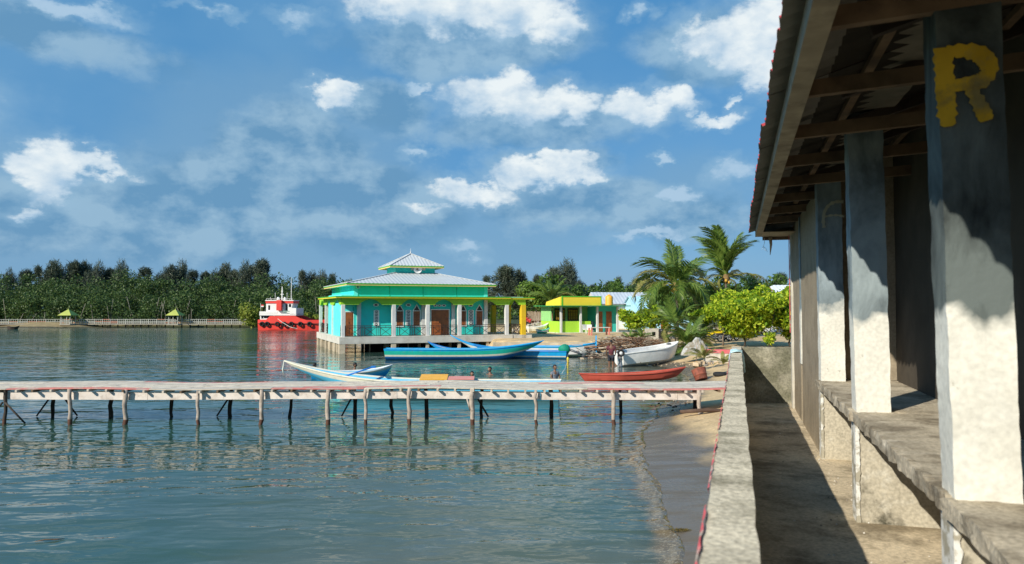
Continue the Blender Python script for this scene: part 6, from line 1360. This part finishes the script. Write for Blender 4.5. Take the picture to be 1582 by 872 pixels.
# heap under a grey tarp with a post
tp = thing('tarp_heap', 'heap under a dirty pale grey tarpaulin between the palms and the red topped wall', 'tarpaulin', W(1078, 41, .74), YAW)
bm = bmesh.new(); bmesh.ops.create_icosphere(bm, subdivisions=4, radius=1)
for v in bm.verts:
    x, y, z = v.co; r = (1 - .55 * max(0, z)); q = mnoise.noise(v.co * 2.6) * .16 + mnoise.noise(v.co * 7) * .05; fold = .05 * math.sin(math.atan2(y, x) * 9 + z * 3)
    v.co = Vector((x * .74 * r * (1 + .25 * max(0, -x)) * (1 + q + fold), y * .5 * r * (1 + q + fold), max(z, -.1) * .86 * (1 + q * 1.5)))
me = bpy.data.meshes.new('tarp'); bm.to_mesh(me); bm.free(); link_mesh('tarp', me, M('dirty_tarp', (.38, .37, .33), .85, .2, 3, .008, [((.22, .18, .12), 3.5, .42, .58, .9), ((.50, .52, .54), 5, .52, .64, .8), ((.10, .09, .07), 6, .60, .68, .8)], sbump=12), tp)
ps_ = MB().tube([(0, 0, -.1), (.02, 0, .85)], [.035, .03], 6).build('wooden_post', lgt, loc=W(1075, 38.2, .66)); setp(ps_, label='short grey post standing in the sand before the tarp heap', category='post')
tr = MB().torus((0, 0, 0), .24, .09, 'Z', 20, 8).build('old_tyre', M('rubber', (0, 0, 0)), loc=W(1112, 32.6, ground_z(*W(1112, 32.6)[:2]) + .07)); setp(tr, label='black old tyre lying flat on the sand by the low wall end', category='tyre')
# motorbikes under the trees
def motorbike(label, px, dep, rz, col):
    t = thing('motorbike', label, 'motorbike', W(px, dep, .9), YAW + rz); rb_ = M('rubber', (0, 0, 0)); mt = M('engine_metal', (0, 0, 0))
    for x in (-.6, .62):
        w = MB().torus((x, 0, .29), .235, .055, 'Y', 20, 8).build('wheel', rb_, t); m = MB().lathe([(0, -.04), (.05, -.035), (.05, .035), (0, .04)], 8, c=(x, 0, .29), axis='Y')
        for k in range(6): a = k * math.pi / 3; m.bar((x, 0, .29), (x + .19 * math.cos(a), 0, .29 + .19 * math.sin(a)), .015)
        m.torus((x, 0, .29), .19, .012, 'Y', 16, 5).build('rim', M('hub_white', (0, 0, 0)), w)
    body = paint(col[0], col[1], .3, .1)
    MB().add([(-.75, -.1, .62), (-.15, -.12, .60), (.05, -.11, .42), (.30, -.1, .45), (.42, -.09, .85), (.30, -.08, .92), (.12, -.1, .62), (-.1, -.12, .76), (-.7, -.08, .82),
              (-.75, .1, .62), (-.15, .12, .60), (.05, .11, .42), (.30, .1, .45), (.42, .09, .85), (.30, .08, .92), (.12, .1, .62), (-.1, .12, .76), (-.7, .08, .82)],
             [(0, 1, 7, 8), (1, 2, 6, 7), (2, 3, 6), (3, 4, 5, 6), (9, 17, 16, 10), (10, 16, 15, 11), (11, 15, 12), (12, 15, 14, 13)] + [(i, (i + 1) % 9, 9 + (i + 1) % 9, 9 + i) for i in range(9)]).build('body', body, t, .02)
    MB().box(-.68, -.02, -.11, .11, .78, .85).build('seat', rb_, t, .03); MB().box(-.3, .1, -.12, .12, .22, .5).build('engine', mt, t, .03)
    MB().tube([(.62, -.06, .29), (.48, -.06, .7), (.40, -.05, .98)], .022, 6).tube([(.62, .06, .29), (.48, .06, .7), (.40, .05, .98)], .022, 6).build('fork', mt, t)
    MB().tube([(.30, -.34, 1.02), (.38, -.15, 1.0), (.38, .15, 1.0), (.30, .34, 1.02)], .018, 6).build('handlebar', mt, t); MB().lathe([(0, -.05), (.08, -.02), (.09, .03), (0, .06)], 10, c=(.46, 0, .88), axis='X').build('headlight', M('hub_white', (0, 0, 0)), t)
    MB().tube([(-.05, .13, .3), (-.4, .15, .3), (-.78, .16, .42)], [.03, .04, .045], 7).build('exhaust', mt, t); MB().add([(.36, -.07, .52), (.62, -.07, .58), (.86, -.07, .44), (.36, .07, .52), (.62, .07, .58), (.86, .07, .44)], [(0, 1, 4, 3), (1, 2, 5, 4)]).build('mudguard', body, t)
motorbike('yellow motorbike parked in the shade left of the bright green trees', 1099, 52, R(170), ('yellow_bodywork', (.85, .62, .02)))
motorbike('dark motorbike parked next to the yellow one under the trees', 1113, 53, R(150), ('black_bodywork', (.02, .02, .025)))
motorbike('dark motorbike parked behind the thin pale tree trunk', 1127, 53.5, R(25), ('black_bodywork', (0, 0, 0))); motorbike('rightmost dark motorbike in the row under the trees', 1139, 54, R(160), ('black_bodywork', (0, 0, 0)))
pb_ = W(1023, 54, .9); wc = thing('water_drum', 'dark barrel standing in front of the trees left of the young palm', 'barrel', pb_, 0); MB().lathe([(0, 0), (.27, 0), (.29, .1), (.27, .3), (.29, .33), (.27, .6), (.29, .63), (.27, .85), (0, .86)], 16).build('shell', M('black_bodywork', (0, 0, 0)), wc)
wb = thing('well', 'small whitewashed block structure at the foot of the light green bush', 'well', W(1008, 56, .88), YAW); link_mesh('block', rough_box(-.55, .55, -.4, .4, 0, .85, .2, .02, 3), concl, wb); MB().box(-.12, .12, -.43, -.405, .35, .6).build('opening', darkg, wb)

# grit and crumbs of plaster lying on the walkway
rr = random.Random(12); m = MB()
for i in range(240):
    x = rr.uniform(.35, 1.5) if i % 3 else rr.gauss(.85, .12); y = rr.uniform(3.4, 12.5); s = rr.uniform(.003, .011); x = min(max(x, .1), 1.6)
    m.add([(x + s * rr.uniform(.6, 1.3) * math.cos(a), y + s * rr.uniform(.6, 1.3) * math.sin(a), FZ + .001) for a in (0, 1.6, 3.1, 4.7)] + [(x, y, FZ + s * .9 + .002)], [(0, 1, 4), (1, 2, 4), (2, 3, 4), (3, 0, 4)], rr.randrange(2))
o = m.build('plaster_crumbs', [M('crumb_white', (.7, .67, .6), .9), M('crumb_grey', (.25, .22, .18), .9)]); o['kind'] = 'stuff'
